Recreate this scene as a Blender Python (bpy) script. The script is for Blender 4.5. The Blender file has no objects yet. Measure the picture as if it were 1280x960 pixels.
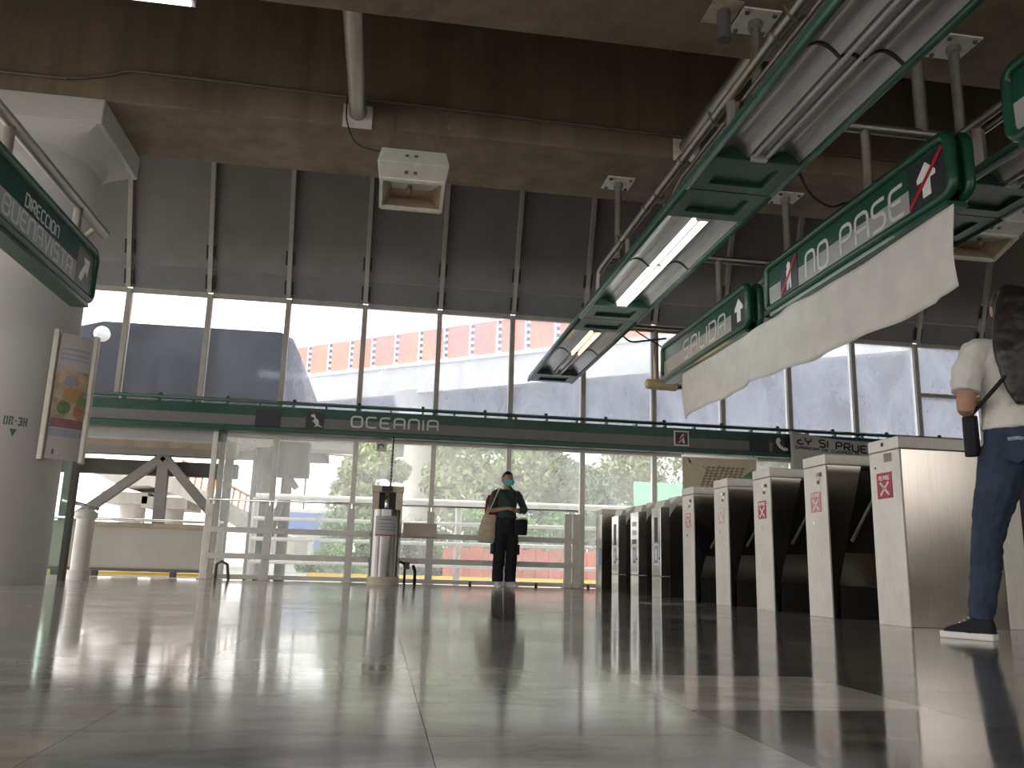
import bpy, bmesh, math, random
from mathutils import Vector, Matrix, noise
random.seed(7)
S = bpy.context.scene
C = S.collection
R = math.radians
# ------------------------------------------------------------------ camera, world, exposure
YAW, PITCH, ROLL, EYE = .14694, .2137, .0284, .258
fw = Vector((math.sin(YAW)*math.cos(PITCH), math.cos(YAW)*math.cos(PITCH), math.sin(PITCH)))
rt = Vector((math.cos(YAW), -math.sin(YAW), 0)); up = rt.cross(fw)
r2 = math.cos(ROLL)*rt + math.sin(ROLL)*up; u2 = -math.sin(ROLL)*rt + math.cos(ROLL)*up
cd = bpy.data.cameras.new('camera'); cam = bpy.data.objects.new('camera', cd); C.objects.link(cam)
cam.matrix_world = Matrix(((r2.x, u2.x, -fw.x, 0), (r2.y, u2.y, -fw.y, 0), (r2.z, u2.z, -fw.z, EYE), (0, 0, 0, 1)))
cd.sensor_width = 36; cd.lens = 36*1060/1280; cd.clip_start = .02; cd.clip_end = 600
S.camera = cam
W = bpy.data.worlds.new('world'); S.world = W; W.use_nodes = True
bg = W.node_tree.nodes['Background']; bg.inputs['Color'].default_value = (1, .965, .915, 1); bg.inputs['Strength'].default_value = 1.0
sd = bpy.data.lights.new('hazy_sun', 'SUN'); sd.energy = 1.0; sd.angle = R(40); sd.color = (1, .95, .87)
so = bpy.data.objects.new('hazy_sun', sd); C.objects.link(so); so.rotation_euler = (R(48), 0, R(-112))
S.view_settings.view_transform = 'Standard'; S.view_settings.look = 'None'
S.view_settings.gamma = 1; S.view_settings.use_curve_mapping = False
S.view_settings.exposure = 1.92
S.cycles.use_denoising = True
S.cycles.max_bounces = 10; S.cycles.transparent_max_bounces = 16

# ------------------------------------------------------------------ materials
M = {}
def nodes(name):
    m = bpy.data.materials.new(name); m.use_nodes = True; M[name] = m
    nt = m.node_tree; return m, nt, nt.nodes['Principled BSDF'], nt.nodes['Material Output']
def coords(nt, scale=(1, 1, 1), mode='Position'):
    if mode == 'Position':
        g = nt.nodes.new('ShaderNodeNewGeometry'); out = g.outputs['Position']
    else:
        g = nt.nodes.new('ShaderNodeTexCoord'); out = g.outputs[mode]
    mp = nt.nodes.new('ShaderNodeMapping'); mp.inputs['Scale'].default_value = scale
    nt.links.new(out, mp.inputs['Vector']); return mp.outputs['Vector']
def ramp(nt, fac, stops):
    r = nt.nodes.new('ShaderNodeValToRGB'); nt.links.new(fac, r.inputs['Fac'])
    e = r.color_ramp.elements
    while len(e) < len(stops): e.new(.5)
    for i, (p, c) in enumerate(stops):
        e[i].position = p; e[i].color = (c[0], c[1], c[2], 1) if not isinstance(c, (int, float)) else (c, c, c, 1)
    return r.outputs['Color']
def noise_tex(nt, vec, scale, detail=4, rough=.55, dist=0):
    n = nt.nodes.new('ShaderNodeTexNoise'); nt.links.new(vec, n.inputs['Vector'])
    n.inputs['Scale'].default_value = scale; n.inputs['Detail'].default_value = detail
    n.inputs['Roughness'].default_value = rough; n.inputs['Distortion'].default_value = dist
    return n.outputs['Fac']
def mix(nt, a, b, fac, kind='MIX'):
    x = nt.nodes.new('ShaderNodeMix'); x.data_type = 'RGBA'; x.blend_type = kind
    if isinstance(fac, (int, float)): x.inputs[0].default_value = fac
    else: nt.links.new(fac, x.inputs[0])
    for k, v in ((6, a), (7, b)):
        if isinstance(v, tuple): x.inputs[k].default_value = (*v[:3], 1)
        else: nt.links.new(v, x.inputs[k])
    return x.outputs[2]
def bump(nt, b, h, strength=.3, dist=.01):
    n = nt.nodes.new('ShaderNodeBump'); n.inputs['Strength'].default_value = strength; n.inputs['Distance'].default_value = dist
    nt.links.new(h, n.inputs['Height']); nt.links.new(n.outputs['Normal'], b.inputs['Normal'])
def mat(name, col, rough=.5, metal=0, var=.12, scale=6, stretch=(1, 1, 1), bmp=0, spec=.5, mode='Position', coat=0):
    m, nt, b, o = nodes(name)
    b.inputs['Roughness'].default_value = rough; b.inputs['Metallic'].default_value = metal
    b.inputs['Specular IOR Level'].default_value = spec; b.inputs['Coat Weight'].default_value = coat
    f = noise_tex(nt, coords(nt, stretch, mode), scale, 5)
    lo = tuple(c*(1-var) for c in col); hi = tuple(min(1, c*(1+var)) for c in col)
    nt.links.new(ramp(nt, f, [(.3, lo), (.7, hi)]), b.inputs['Base Color'])
    if bmp: bump(nt, b, f, bmp)
    return m
def emit(name, col, strength):
    m, nt, b, o = nodes(name); b.inputs['Base Color'].default_value = (.9, .9, .9, 1)
    b.inputs['Emission Color'].default_value = (*col, 1); b.inputs['Emission Strength'].default_value = strength
    return m
# concrete with vertical stains and pale chipped marks
def concrete(name, lo, hi, streak=.5, stretch=(3.5, 3.5, .25), bm=.25):
    m, nt, b, o = nodes(name); b.inputs['Roughness'].default_value = .85; b.inputs['Specular IOR Level'].default_value = .25
    f1 = noise_tex(nt, coords(nt), 1.3, 6, .65); f2 = noise_tex(nt, coords(nt, stretch), 1.1, 5, .6)
    c = ramp(nt, f1, [(.3, lo), (.7, hi)])
    st = ramp(nt, f2, [(.36, .45), (.62, 1.0)])
    c = mix(nt, c, st, streak, 'MULTIPLY')
    ch = ramp(nt, noise_tex(nt, coords(nt), 7, 3, .6), [(.68, 0.0), (.76, 1.0)])
    c = mix(nt, c, tuple(min(1, h*1.5) for h in hi), mix(nt, (0, 0, 0), ch, .35))
    nt.links.new(c, b.inputs['Base Color']); bump(nt, b, noise_tex(nt, coords(nt), 14, 6), bm, .01)
    return m
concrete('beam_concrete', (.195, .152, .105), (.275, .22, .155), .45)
concrete('pale_concrete', (.52, .51, .48), (.64, .62, .58), .2, (1, 1, .4))
concrete('ramp_concrete', (.60, .57, .53), (.74, .70, .65), .3)
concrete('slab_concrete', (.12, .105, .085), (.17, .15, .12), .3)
# polished marble: veins and a slow tone drift, per-tile shift
def marble(name, lo, hi, vein, rough=.085):
    m, nt, b, o = nodes(name)
    oi = nt.nodes.new('ShaderNodeObjectInfo')
    v = coords(nt, (1, 2.2, 1)); f1 = noise_tex(nt, v, 3.2, 8, .62, 1.2)
    c = ramp(nt, f1, [(.36, tuple(x*.85 for x in lo)), (.64, hi)])
    w = nt.nodes.new('ShaderNodeTexWave'); nt.links.new(coords(nt, (1.1, 2.3, 1)), w.inputs['Vector'])
    w.inputs['Scale'].default_value = .8; w.inputs['Distortion'].default_value = 14; w.inputs['Detail'].default_value = 6; w.inputs['Detail Scale'].default_value = 1.6
    vm = ramp(nt, w.outputs['Fac'], [(.955, 0.0), (.998, .28)])
    c = mix(nt, c, vein, vm)
    t = ramp(nt, oi.outputs['Random'], [(0, .86), (1, 1.1)])
    c = mix(nt, c, t, 1.0, 'MULTIPLY')
    nt.links.new(c, b.inputs['Base Color'])
    rr = nt.nodes.new('ShaderNodeMapRange'); nt.links.new(noise_tex(nt, coords(nt), 2.5, 5, .6), rr.inputs['Value'])
    rr.inputs['From Min'].default_value = .3; rr.inputs['From Max'].default_value = .7
    rr.inputs['To Min'].default_value = rough*.7; rr.inputs['To Max'].default_value = rough*1.7
    nt.links.new(rr.outputs['Result'], b.inputs['Roughness'])
    bump(nt, b, noise_tex(nt, coords(nt, (1, .6, 1)), 5, 3), .035, .01)
    b.inputs['Specular IOR Level'].default_value = 1.0
    return m
marble('marble_dark', (.12, .11, .097), (.22, .205, .18), (.5, .47, .42))
marble('marble_grey', (.33, .325, .315), (.48, .47, .45), (.5, .48, .45))
marble('marble_beige', (.40, .36, .315), (.53, .48, .42), (.55, .5, .45))
marble('marble_light', (.66, .61, .54), (.78, .72, .65), (.3, .27, .24))
# dirty glazing: clear glass with a film of dust that scatters the daylight
def glass(name, lo, hi, tint, scale=1.6, film=(.86, .88, .88)):
    m, nt, b, o = nodes(name); nt.nodes.remove(b)
    tr = nt.nodes.new('ShaderNodeBsdfTransparent'); tr.inputs['Color'].default_value = (*tint, 1)
    tl = nt.nodes.new('ShaderNodeBsdfTranslucent'); tl.inputs['Color'].default_value = (*film, 1)
    df = nt.nodes.new('ShaderNodeBsdfDiffuse'); df.inputs['Color'].default_value = (*film, 1)
    gl = nt.nodes.new('ShaderNodeBsdfGlossy'); gl.inputs['Roughness'].default_value = .05
    m1 = nt.nodes.new('ShaderNodeMixShader'); m1.inputs[0].default_value = .35
    nt.links.new(tl.outputs[0], m1.inputs[1]); nt.links.new(df.outputs[0], m1.inputs[2])
    f = noise_tex(nt, coords(nt, (1.2, 1.2, .55)), scale, 6, .62, .6)
    mr = nt.nodes.new('ShaderNodeMapRange'); nt.links.new(f, mr.inputs['Value'])
    mr.inputs['From Min'].default_value = .32; mr.inputs['From Max'].default_value = .7
    mr.inputs['To Min'].default_value = lo; mr.inputs['To Max'].default_value = hi
    m2 = nt.nodes.new('ShaderNodeMixShader'); nt.links.new(mr.outputs[0], m2.inputs[0])
    nt.links.new(tr.outputs[0], m2.inputs[1]); nt.links.new(m1.outputs[0], m2.inputs[2])
    fr = nt.nodes.new('ShaderNodeFresnel'); fr.inputs['IOR'].default_value = 1.25
    m3 = nt.nodes.new('ShaderNodeMixShader'); nt.links.new(fr.outputs[0], m3.inputs[0])
    nt.links.new(m2.outputs[0], m3.inputs[1]); nt.links.new(gl.outputs[0], m3.inputs[2])
    nt.links.new(m3.outputs[0], o.inputs['Surface'])
    return m
glass('glass_upper', .2, .48, (.9, .93, .97), film=(.70, .75, .9))
glass('glass_clean', .02, .08, (.88, .91, .95), film=(.70, .75, .9))
glass('glass_lower', .13, .33, (.93, .95, .95), 2.2)
glass('glass_green', .08, .2, (.75, .86, .8))
# brushed steel
def steel(name, col, rough, stretch=(30, 30, 1.2), var=.045, metal=1):
    m, nt, b, o = nodes(name); b.inputs['Metallic'].default_value = metal
    f = noise_tex(nt, coords(nt, stretch), 3, 5, .6); g = noise_tex(nt, coords(nt), 3.5, 5, .6)
    c = ramp(nt, f, [(.35, tuple(x*(1-var) for x in col)), (.65, tuple(min(1, x*(1+var)) for x in col))])
    c = mix(nt, c, ramp(nt, g, [(.3, .82), (.6, 1.0)]), .8, 'MULTIPLY')
    nt.links.new(c, b.inputs['Base Color'])
    mr = nt.nodes.new('ShaderNodeMapRange'); nt.links.new(g, mr.inputs['Value'])
    mr.inputs['To Min'].default_value = rough*.75; mr.inputs['To Max'].default_value = rough*1.3
    nt.links.new(mr.outputs[0], b.inputs['Roughness']); return m
steel('steel_pale', (.80, .76, .71), .55, metal=.6)
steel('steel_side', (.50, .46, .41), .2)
steel('steel_dark', (.24, .235, .225), .22)
steel('steel_bright', (.72, .71, .69), .22)
steel('pipe_metal', (.42, .39, .34), .45, (3, 3, 3))
steel('chrome', (.75, .75, .76), .18, (2, 2, 2))
mat('black_plastic', (.018, .018, .018), .45)
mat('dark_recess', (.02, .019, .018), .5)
mat('mullion_metal', (.50, .47, .43), .5, 0, .12, 5)
mat('white_frame', (.76, .74, .70), .45, 0, .08, 5)
mat('rail_paint', (.70, .68, .65), .4, 0, .1, 8)
mat('dark_panel', (.26, .248, .245), .42, 0, .1, 2.5)
mat('dark_panel_low', (.23, .235, .25), .38, 0, .1, 3)
mat('sign_green', (.010, .075, .050), .32, 0, .15, 6)
mat('lamp_green', (.035, .105, .08), .38, 0, .3, 5)
mat('frame_green', (.008, .07, .04), .35, 0, .15, 8, coat=.15)
mat('sign_grey', (.38, .37, .36), .4, 0, .08, 5)
mat('band_grey', (.17, .175, .175), .4, 0, .08, 5)
mat('letter_grey', (.66, .66, .66), .4, 0, .05)
mat('letter_white', (.85, .85, .84), .4, 0, .04)
mat('pictogram_dark', (.03, .03, .04), .4)
mat('strike_red', (.42, .02, .03), .4)
mat('column_white', (.52, .50, .47), .55, 0, .05, 2.5, (1, 1, .5))
mat('plaster_old', (.42, .37, .30), .8, 0, .4, 9)
mat('plate_white', (.66, .64, .60), .55, 0, .15, 12)
mat('flood_white', (.72, .71, .64), .5, 0, .1, 9)
mat('flood_inside', (.45, .36, .25), .3, .3, .1, 9)
mat('reflector', (.52, .51, .50), .28, .75, .12, 6, (6, .6, 6))
mat('tube_off', (.62, .62, .66), .3)
mat('socket_white', (.7, .69, .66), .5)
emit('tube_cool', (.9, 1, .93), 2.2)
emit('tube_warm', (1, .62, .22), 2.2)
emit('globe_lit', (1, .9, .8), .1)
emit('ceiling_panel_lit', (.85, .85, 1), 2.2)
mat('banner_cloth', (.75, .72, .68), .8, 0, .07, 5, bmp=.1)
mat('banner_print', (.62, .62, .61), .7, 0, .06, 5)
mat('print_black', (.03, .03, .03), .6)
mat('cable_black', (.02, .018, .016), .6)
mat('conduit_grey', (.16, .14, .12), .6)
mat('sticker_red', (.42, .035, .05), .45, 0, .15, 20)
mat('sticker_faded', (.62, .27, .26), .5, 0, .2, 30)
mat('sticker_pale', (.72, .52, .48), .5, 0, .2, 30)
mat('sticker_white', (.82, .78, .76), .5, 0, .05)
mat('sticker_blue', (.14, .25, .48), .45, 0, .25, 30)
mat('beige_box', (.60, .53, .42), .6, 0, .1, 6)
mat('paper_grey', (.42, .43, .45), .6, 0, .05)
mat('paper_map', (.78, .68, .50), .6, 0, .07, 6)
mat('map_line', (.33, .27, .18), .6); mat('map_green', (.14, .35, .18), .6)
mat('cream_lamp', (.62, .50, .30), .5)
mat('stencil_green', (.07, .16, .09), .7)
mat('poster_base', (.50, .47, .43), .35, 0, .05); mat('poster_peach', (.47, .34, .24), .4, 0, .35, 14)
mat('poster_maroon', (.26, .12, .12), .4); mat('poster_green', (.16, .22, .11), .4, 0, .3, 20)
mat('poster_blue', (.34, .35, .42), .4); mat('poster_orange', (.5, .30, .12), .4); mat('poster_red', (.38, .15, .10), .4)
mat('bridge_dark', (.032, .035, .043), .6, 0, .1, 1); mat('truss_steel', (.17, .16, .15), .6, 0, .15, 3)
mat('truss_dark', (.09, .085, .08), .7, 0, .2, 3)
mat('parapet_paint', (.33, .31, .28), .6, 0, .08, 2); mat('chord_cream', (.30, .25, .18), .7, 0, .25, 4)
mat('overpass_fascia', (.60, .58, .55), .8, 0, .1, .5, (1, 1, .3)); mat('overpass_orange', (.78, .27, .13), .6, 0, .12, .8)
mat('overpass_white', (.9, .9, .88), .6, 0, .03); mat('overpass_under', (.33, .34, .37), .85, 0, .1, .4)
mat('asphalt', (.30, .30, .30), .9, 0, .12, .6); mat('kerb_yellow', (.85, .58, .08), .7, 0, .1, 2)
mat('fence_red', (.50, .15, .12), .6, 0, .4, 1.2); mat('awning_red', (.75, .16, .10), .7, 0, .3, 1.0)
mat('bark', (.10, .075, .05), .9, 0, .25, 6)
mat('leaf_olive', (.29, .33, .17), .6, 0, .35, .9); mat('leaf_green', (.18, .32, .13), .6, 0, .35, .9); mat('leaf_dark', (.17, .22, .15), .6, 0, .35, .9)
mat('building_white', (.66, .66, .66), .7, 0, .08, .8); mat('building_blue', (.16, .25, .55), .6, 0, .1, 1)
mat('street_green', (.25, .55, .42), .6); mat('orange_rail', (.72, .30, .10), .6)
mat('skin', (.42, .235, .15), .5, 0, .06, 14); mat('hair', (.012, .009, .008), .38, 0, .2, 12, (8, 8, .5)); mat('hair_p', (.016, .010, .007), .42, 0, .12, 12, (8, 8, .5))
mat('top_green', (.035, .06, .052), .85, 0, .12, 20, bmp=.2); mat('cloth_black', (.010, .011, .016), .85, 0, .2, 15, bmp=.25)
mat('jeans', (.026, .042, .075), .85, 0, .35, 9, (1, 1, .7), .35); mat('jeans_pale', (.30, .36, .44), .9, 0, .4, 60)
mat('shirt_white', (.68, .66, .62), .85, 0, .05, 10, bmp=.25); mat('canvas', (.60, .50, .36), .9, 0, .12, 18, bmp=.3)
mat('maroon', (.14, .02, .03), .8); mat('mask_teal', (.10, .46, .42), .8); mat('shoe_white', (.78, .76, .73), .6, 0, .06)
mat('eye_white', (.8, .8, .8), .2); mat('lip', (.32, .11, .09), .5)

# ------------------------------------------------------------------ mesh helpers
class MB:
    def __init__(s): s.v = []; s.f = []
    def add(s, vs, fs):
        n = len(s.v); s.v += [Vector(v) for v in vs]; s.f += [[n+i for i in f] for f in fs]; return s
    def box(s, x0, x1, y0, y1, z0, z1):
        return s.add([(x0, y0, z0), (x1, y0, z0), (x1, y1, z0), (x0, y1, z0), (x0, y0, z1), (x1, y0, z1), (x1, y1, z1), (x0, y1, z1)],
                     [(0, 3, 2, 1), (4, 5, 6, 7), (0, 1, 5, 4), (1, 2, 6, 5), (2, 3, 7, 6), (3, 0, 4, 7)])
    def prism(s, poly, axis, a, b):      # poly in the two other axes (kept in xyz order), extruded a..b along axis
        def P(p, t): return {'x': (t, p[0], p[1]), 'y': (p[0], t, p[1]), 'z': (p[0], p[1], t)}[axis]
        n = len(poly); vs = [P(p, a) for p in poly]+[P(p, b) for p in poly]
        return s.add(vs, [list(range(n))[::-1], list(range(n, 2*n))]+[(i, (i+1) % n, n+(i+1) % n, n+i) for i in range(n)])
    def bar(s, p, q, w, h, upv=(0, 0, 1)):   # rectangular bar from p to q
        p = Vector(p); q = Vector(q); d = (q-p).normalized(); u = Vector(upv)
        if abs(d.dot(u)) > .98: u = Vector((0, 1, 0))
        a = d.cross(u).normalized()*w/2; b = a.normalized().cross(d).normalized()*h/2
        vs = [c+i*a+j*b for c in (p, q) for i, j in ((-1, -1), (1, -1), (1, 1), (-1, 1))]
        return s.add(vs, [(0, 1, 2, 3), (7, 6, 5, 4), (0, 4, 5, 1), (1, 5, 6, 2), (2, 6, 7, 3), (3, 7, 4, 0)])
    def tube(s, path, r, seg=10, closed=False):
        P = [Vector(p) for p in path]; n = len(P); rr = r if isinstance(r, (list, tuple)) else [r]*n
        rings = []; u = None
        for i in range(n):
            d = (P[(i+1) % n]-P[i-1]) if closed else (P[min(i+1, n-1)]-P[max(i-1, 0)])
            d = d.normalized() if d.length > 1e-9 else Vector((0, 0, 1))
            if u is None: u = d.orthogonal().normalized()
            u = (u-d*u.dot(d)); u = u.normalized() if u.length > 1e-6 else d.orthogonal().normalized()
            w = d.cross(u); ra = rr[i] if isinstance(rr[i], (list, tuple)) else (rr[i], rr[i])
            rings.append([P[i]+ra[0]*math.cos(2*math.pi*k/seg)*u+ra[1]*math.sin(2*math.pi*k/seg)*w for k in range(seg)])
        fs = []; m = n if closed else n-1
        for i in range(m):
            j = (i+1) % n
            fs += [(i*seg+k, i*seg+(k+1) % seg, j*seg+(k+1) % seg, j*seg+k) for k in range(seg)]
        if not closed: fs += [list(range(seg))[::-1], [(n-1)*seg+k for k in range(seg)]]
        return s.add([v for r_ in rings for v in r_], fs)
    def loft(s, rings, caps=True):
        n = len(rings); g = len(rings[0]); fs = []
        for i in range(n-1): fs += [(i*g+k, i*g+(k+1) % g, (i+1)*g+(k+1) % g, (i+1)*g+k) for k in range(g)]
        if caps: fs += [list(range(g))[::-1], [(n-1)*g+k for k in range(g)]]
        return s.add([v for r_ in rings for v in r_], fs)
    def lathe(s, prof, c=(0, 0, 0), seg=24):
        return s.loft([[(c[0]+r*math.cos(2*math.pi*k/seg), c[1]+r*math.sin(2*math.pi*k/seg), c[2]+z) for k in range(seg)] for r, z in prof])
    def ellipsoid(s, c, r, seg=16, rings=10, rot=None):
        c = Vector(c); rs = []
        for i in range(rings+1):
            t = math.pi*min(max(i/rings, .02), .98)
            ring = []
            for k in range(seg):
                v = Vector((r[0]*math.sin(t)*math.cos(2*math.pi*k/seg), r[1]*math.sin(t)*math.sin(2*math.pi*k/seg), -r[2]*math.cos(t)))
                ring.append(c+(rot @ v if rot else v))
            rs.append(ring)
        return s.loft(rs)
    def ribbon(s, pts, w, t, N, closed=False):   # flat stroke of width w, thickness t, lying in the plane of normal N
        P = [Vector(p) for p in pts]; n = len(P); N = Vector(N).normalized(); A = []; B = []
        for i in range(n):
            a = P[i]-P[i-1] if (i > 0 or closed) else P[1]-P[0]
            b = P[(i+1) % n]-P[i] if (i < n-1 or closed) else P[-1]-P[-2]
            a.normalize(); b.normalize(); na = N.cross(a); nb = N.cross(b); m = (na+nb)
            m = m.normalized() if m.length > 1e-6 else na
            k = w/2/max(.5, m.dot(na)); A.append(P[i]+m*k); B.append(P[i]-m*k)
        rings = [[A[i], B[i], B[i]+N*t, A[i]+N*t] for i in range(n)]
        fs = []
        for i in range(n if closed else n-1):
            j = (i+1) % n
            fs += [(i*4+k, i*4+(k+1) % 4, j*4+(k+1) % 4, j*4+k) for k in range(4)]
        if not closed: fs += [(3, 2, 1, 0), tuple((n-1)*4+k for k in range(4))]
        return s.add([v for r_ in rings for v in r_], fs)
    def poly3(s, pts, N, t):     # flat polygon plate of thickness t
        P = [Vector(p) for p in pts]; n = len(P); N = Vector(N).normalized()
        return s.add(P+[p+N*t for p in P], [list(range(n)), list(range(n, 2*n))[::-1]]+[(i, n+i, n+(i+1) % n, (i+1) % n) for i in range(n)])
    def build(s, name, m, parent=None, smooth=False, bevel=0, origin=None, seg=2):
        if parent is not None:
            t = parent
            while t.parent: t = t.parent
            off = Vector(t.get('_o', (0, 0, 0)))
        elif origin is not None: off = Vector(origin)
        else:
            lo = [min(v[i] for v in s.v) for i in range(3)]; hi = [max(v[i] for v in s.v) for i in range(3)]
            off = Vector(((lo[0]+hi[0])/2, (lo[1]+hi[1])/2, lo[2]))
        me = bpy.data.meshes.new(name); me.from_pydata([tuple(v-off) for v in s.v], [], s.f)
        b = bmesh.new(); b.from_mesh(me); bmesh.ops.recalc_face_normals(b, faces=b.faces); b.to_mesh(me); b.free()
        o = bpy.data.objects.new(name, me); C.objects.link(o)
        if m: me.materials.append(M[m])
        if smooth:
            for p in me.polygons: p.use_smooth = True
            if smooth == 'auto': me.set_sharp_from_angle(angle=R(35))
        if parent is not None: o.parent = parent
        else: o.location = off; o['_o'] = tuple(off)
        if bevel:
            bv = o.modifiers.new('bevel', 'BEVEL'); bv.width = bevel; bv.segments = seg; bv.limit_method = 'ANGLE'; bv.angle_limit = R(40)
        return o
def tag(o, label, cat, group=None):
    o['label'] = label; o['category'] = cat
    if group: o['group'] = group
    return o
def thing(name, label, cat, loc, group=None, rz=0):
    o = bpy.data.objects.new(name, None); C.objects.link(o); o.location = loc; o.rotation_euler.z = rz; o.empty_display_size = .1
    o['_o'] = tuple(loc); return tag(o, label, cat, group)
def struct(name, loc=(0, 0, 0)):
    o = bpy.data.objects.new(name, None); C.objects.link(o); o.location = loc; o['_o'] = tuple(loc); o['kind'] = 'structure'; o.empty_display_size = .1; return o
def skind(o): o['kind'] = 'structure'; return o
def part_copy(o, parent, loc, name=None):
    c = o.copy(); C.objects.link(c); c.parent = parent; c.location = loc; return c
def B(*a): return MB().box(*a)

# stroke lettering in the rounded, square style of the station signs
def rnd(pts, r=.28, closed=False):
    P = [Vector((p[0], p[1])) for p in pts]; n = len(P); out = []
    for i in range(n):
        if not closed and i in (0, n-1): out.append(P[i]); continue
        a = P[i-1]; b = P[i]; c = P[(i+1) % n]
        ra = min(r, (a-b).length*.48); rc = min(r, (c-b).length*.48)
        p = b+(a-b).normalized()*ra; q = b+(c-b).normalized()*rc
        for k in range(5):
            t = k/4; out.append((1-t)**2*p+2*t*(1-t)*b+t*t*q)
    return out
GL = {  # glyph: width, list of (points, closed)
 'O': (.72, [([(0, 0), (.72, 0), (.72, 1), (0, 1)], 1)]), 'C': (.66, [([(.66, .95), (.6, 1), (0, 1), (0, 0), (.6, 0), (.66, .05)], 0)]),
 'E': (.66, [([(.66, 1), (0, 1), (0, 0), (.66, 0)], 0), ([(0, .5), (.55, .5)], 0)]),
 'A': (.7, [([(0, 0), (0, 1), (.7, 1), (.7, 0)], 0), ([(0, .42), (.7, .42)], 0)]), 'N': (.7, [([(0, 0), (0, 1), (.7, 1), (.7, 0)], 0)]),
 'I': (.02, [([(0, 0), (0, 1)], 0)]), 'P': (.66, [([(0, 0), (0, 1), (.66, 1), (.66, .45), (0, .45)], 0)]),
 'S': (.66, [([(.66, 1), (0, 1), (0, .52), (.66, .52), (.66, 0), (0, 0)], 0)]), 'L': (.6, [([(0, 1), (0, 0), (.6, 0)], 0)]),
 'D': (.7, [([(0, 0), (0, 1)], 0), ([(-.06, 1), (.7, 1), (.7, 0), (-.06, 0)], 0)]), 'R': (.66, [([(0, 0), (0, 1), (.66, 1), (.66, .45), (0, .45)], 0), ([(.3, .45), (.68, 0)], 0)]),
 'B': (.68, [([(0, 0), (.68, 0), (.68, 1), (0, 1)], 1), ([(0, .52), (.68, .52)], 0)]), 'U': (.7, [([(0, 1), (0, 0), (.7, 0), (.7, 1)], 0)]),
 'V': (.7, [([(0, 1), (.35, 0), (.7, 1)], 0)]), 'T': (.66, [([(0, 1), (.66, 1)], 0), ([(.33, 1), (.33, 0)], 0)]),
 'Y': (.66, [([(0, 1), (0, .5), (.66, .5), (.66, 1)], 0), ([(.33, .5), (.33, 0)], 0)]), '?': (.6, [([(.35, 1), (.35, .98)], 0), ([(.35, .7), (.35, .5), (0, .5), (0, 0), (.6, 0), (.6, .15)], 0)]),
 '3': (.6, [([(0, 1), (.6, 1), (.6, 0), (0, 0)], 0), ([(.1, .5), (.6, .5)], 0)]), 'H': (.66, [([(0, 0), (0, 1)], 0), ([(.66, 0), (.66, 1)], 0), ([(0, .5), (.66, .5)], 0)]),
 '-': (.35, [([(0, .5), (.35, .5)], 0)]), 'X': (.7, [([(0, 0), (.7, 1)], 0), ([(0, 1), (.7, 0)], 0)]), ' ': (.4, [])}
def text(s, org, right, upv, h, w, gap=.32, t=.004, width=None, mb=None):
    mb = mb or MB(); right = Vector(right); upv = Vector(upv); N = right.cross(upv); org = Vector(org)
    tot = sum(GL[c][0]+gap for c in s)-gap; kx = h if width is None else width/tot
    x = 0
    for c in s:
        gw, strokes = GL[c]
        for pts, cl in strokes:
            if not (c in 'VXT-'): pts = rnd(pts, .26, bool(cl))
            mb.ribbon([org+right*((x+p[0])*kx)+upv*(p[1]*h) for p in pts], w, t, N, bool(cl))
        x += gw+gap
    return mb
def letters(s, parent, m, org, right, upv, h, w, gap=.32, t=.004, width=None):
    right = Vector(right); tot = sum(GL[c][0]+gap for c in s)-gap; kx = h if width is None else width/tot; x = 0
    for c in s:
        if c != ' ': text(c, Vector(org)+right*(x*kx), right, upv, h, w, gap, t, kx*GL[c][0]).build('letter', m, parent)
        x += GL[c][0]+gap
def flat(s_pts, org, right, upv, t=.003, mb=None):
    mb = mb or MB(); right = Vector(right); upv = Vector(upv); org = Vector(org)
    return mb.poly3([org+right*p[0]+upv*p[1] for p in s_pts], right.cross(upv), t)
def rect(a, b, c, d): return [(a, c), (b, c), (b, d), (a, d)]

# ------------------------------------------------------------------ floor: marble slabs in running bond
FX0, FX1, FY0, FY1 = -9.0, 14.0, -9.0, 12.35
floor = struct('floor')
B(FX0, FX1, FY0, FY1, -.3, -.013).build('screed', 'pale_concrete', floor)
TW, TL, G = .522, .54, .0006
cells = []
for i in range(-12, 16):
    x0 = .09+TW*i
    yo = 1.66 if i % 2 else 1.40
    for k in range(-4, 22):
        y0 = yo+TL*k
        if y0 < -.3 or y0+TL > FY1+.3: continue
        cells.append((i, x0, y0, min(y0+TL, FY1)))
def tile_kind(i, x0, y0):
    if i == 1 and abs(y0-1.66) < .01: return 'light'
    if i == 0 and abs(y0-.86) < .01: return 'light'
    h = math.sin(i*12.9898+y0*78.233)*43758.5; h -= math.floor(h)
    if x0 < -.5: return 'beige' if h < .72 else 'grey'
    if x0 < .5: return 'grey' if h < .9 else 'beige'
    return 'dark' if h < .9 else ('grey' if h < .97 else 'light')
def in_view(x, y): return y > .7 and -.52*y-.5 < x < .62*y+.9 and x < 3.6
vis = sorted([c for c in cells if in_view(c[1]+TW/2, c[2]+TL/2)], key=lambda c: c[2])[:300]
vset = {(c[0], round(c[2], 3)) for c in vis}
proto = {}
for kd in ('dark', 'grey', 'beige', 'light'):
    me = bpy.data.meshes.new('marble_tile_'+kd); mb = B(G, TW-G, G, TL-G, -.013, 0)
    me.from_pydata([tuple(v) for v in mb.v], [], mb.f); me.materials.append(M['marble_'+kd]); proto[kd] = me
rest = {k: MB() for k in proto}
for i, x0, y0, y1 in cells:
    kd = tile_kind(i, x0, y0)
    if (i, round(y0, 3)) in vset and y1-y0 > TL-.01:
        o = bpy.data.objects.new('marble_tile', proto[kd]); C.objects.link(o); o.parent = floor; o.location = (x0, y0, 0)
    else: rest[kd].box(x0+G, x0+TW-G, y0+G, y1-G, -.013, 0)
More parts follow.
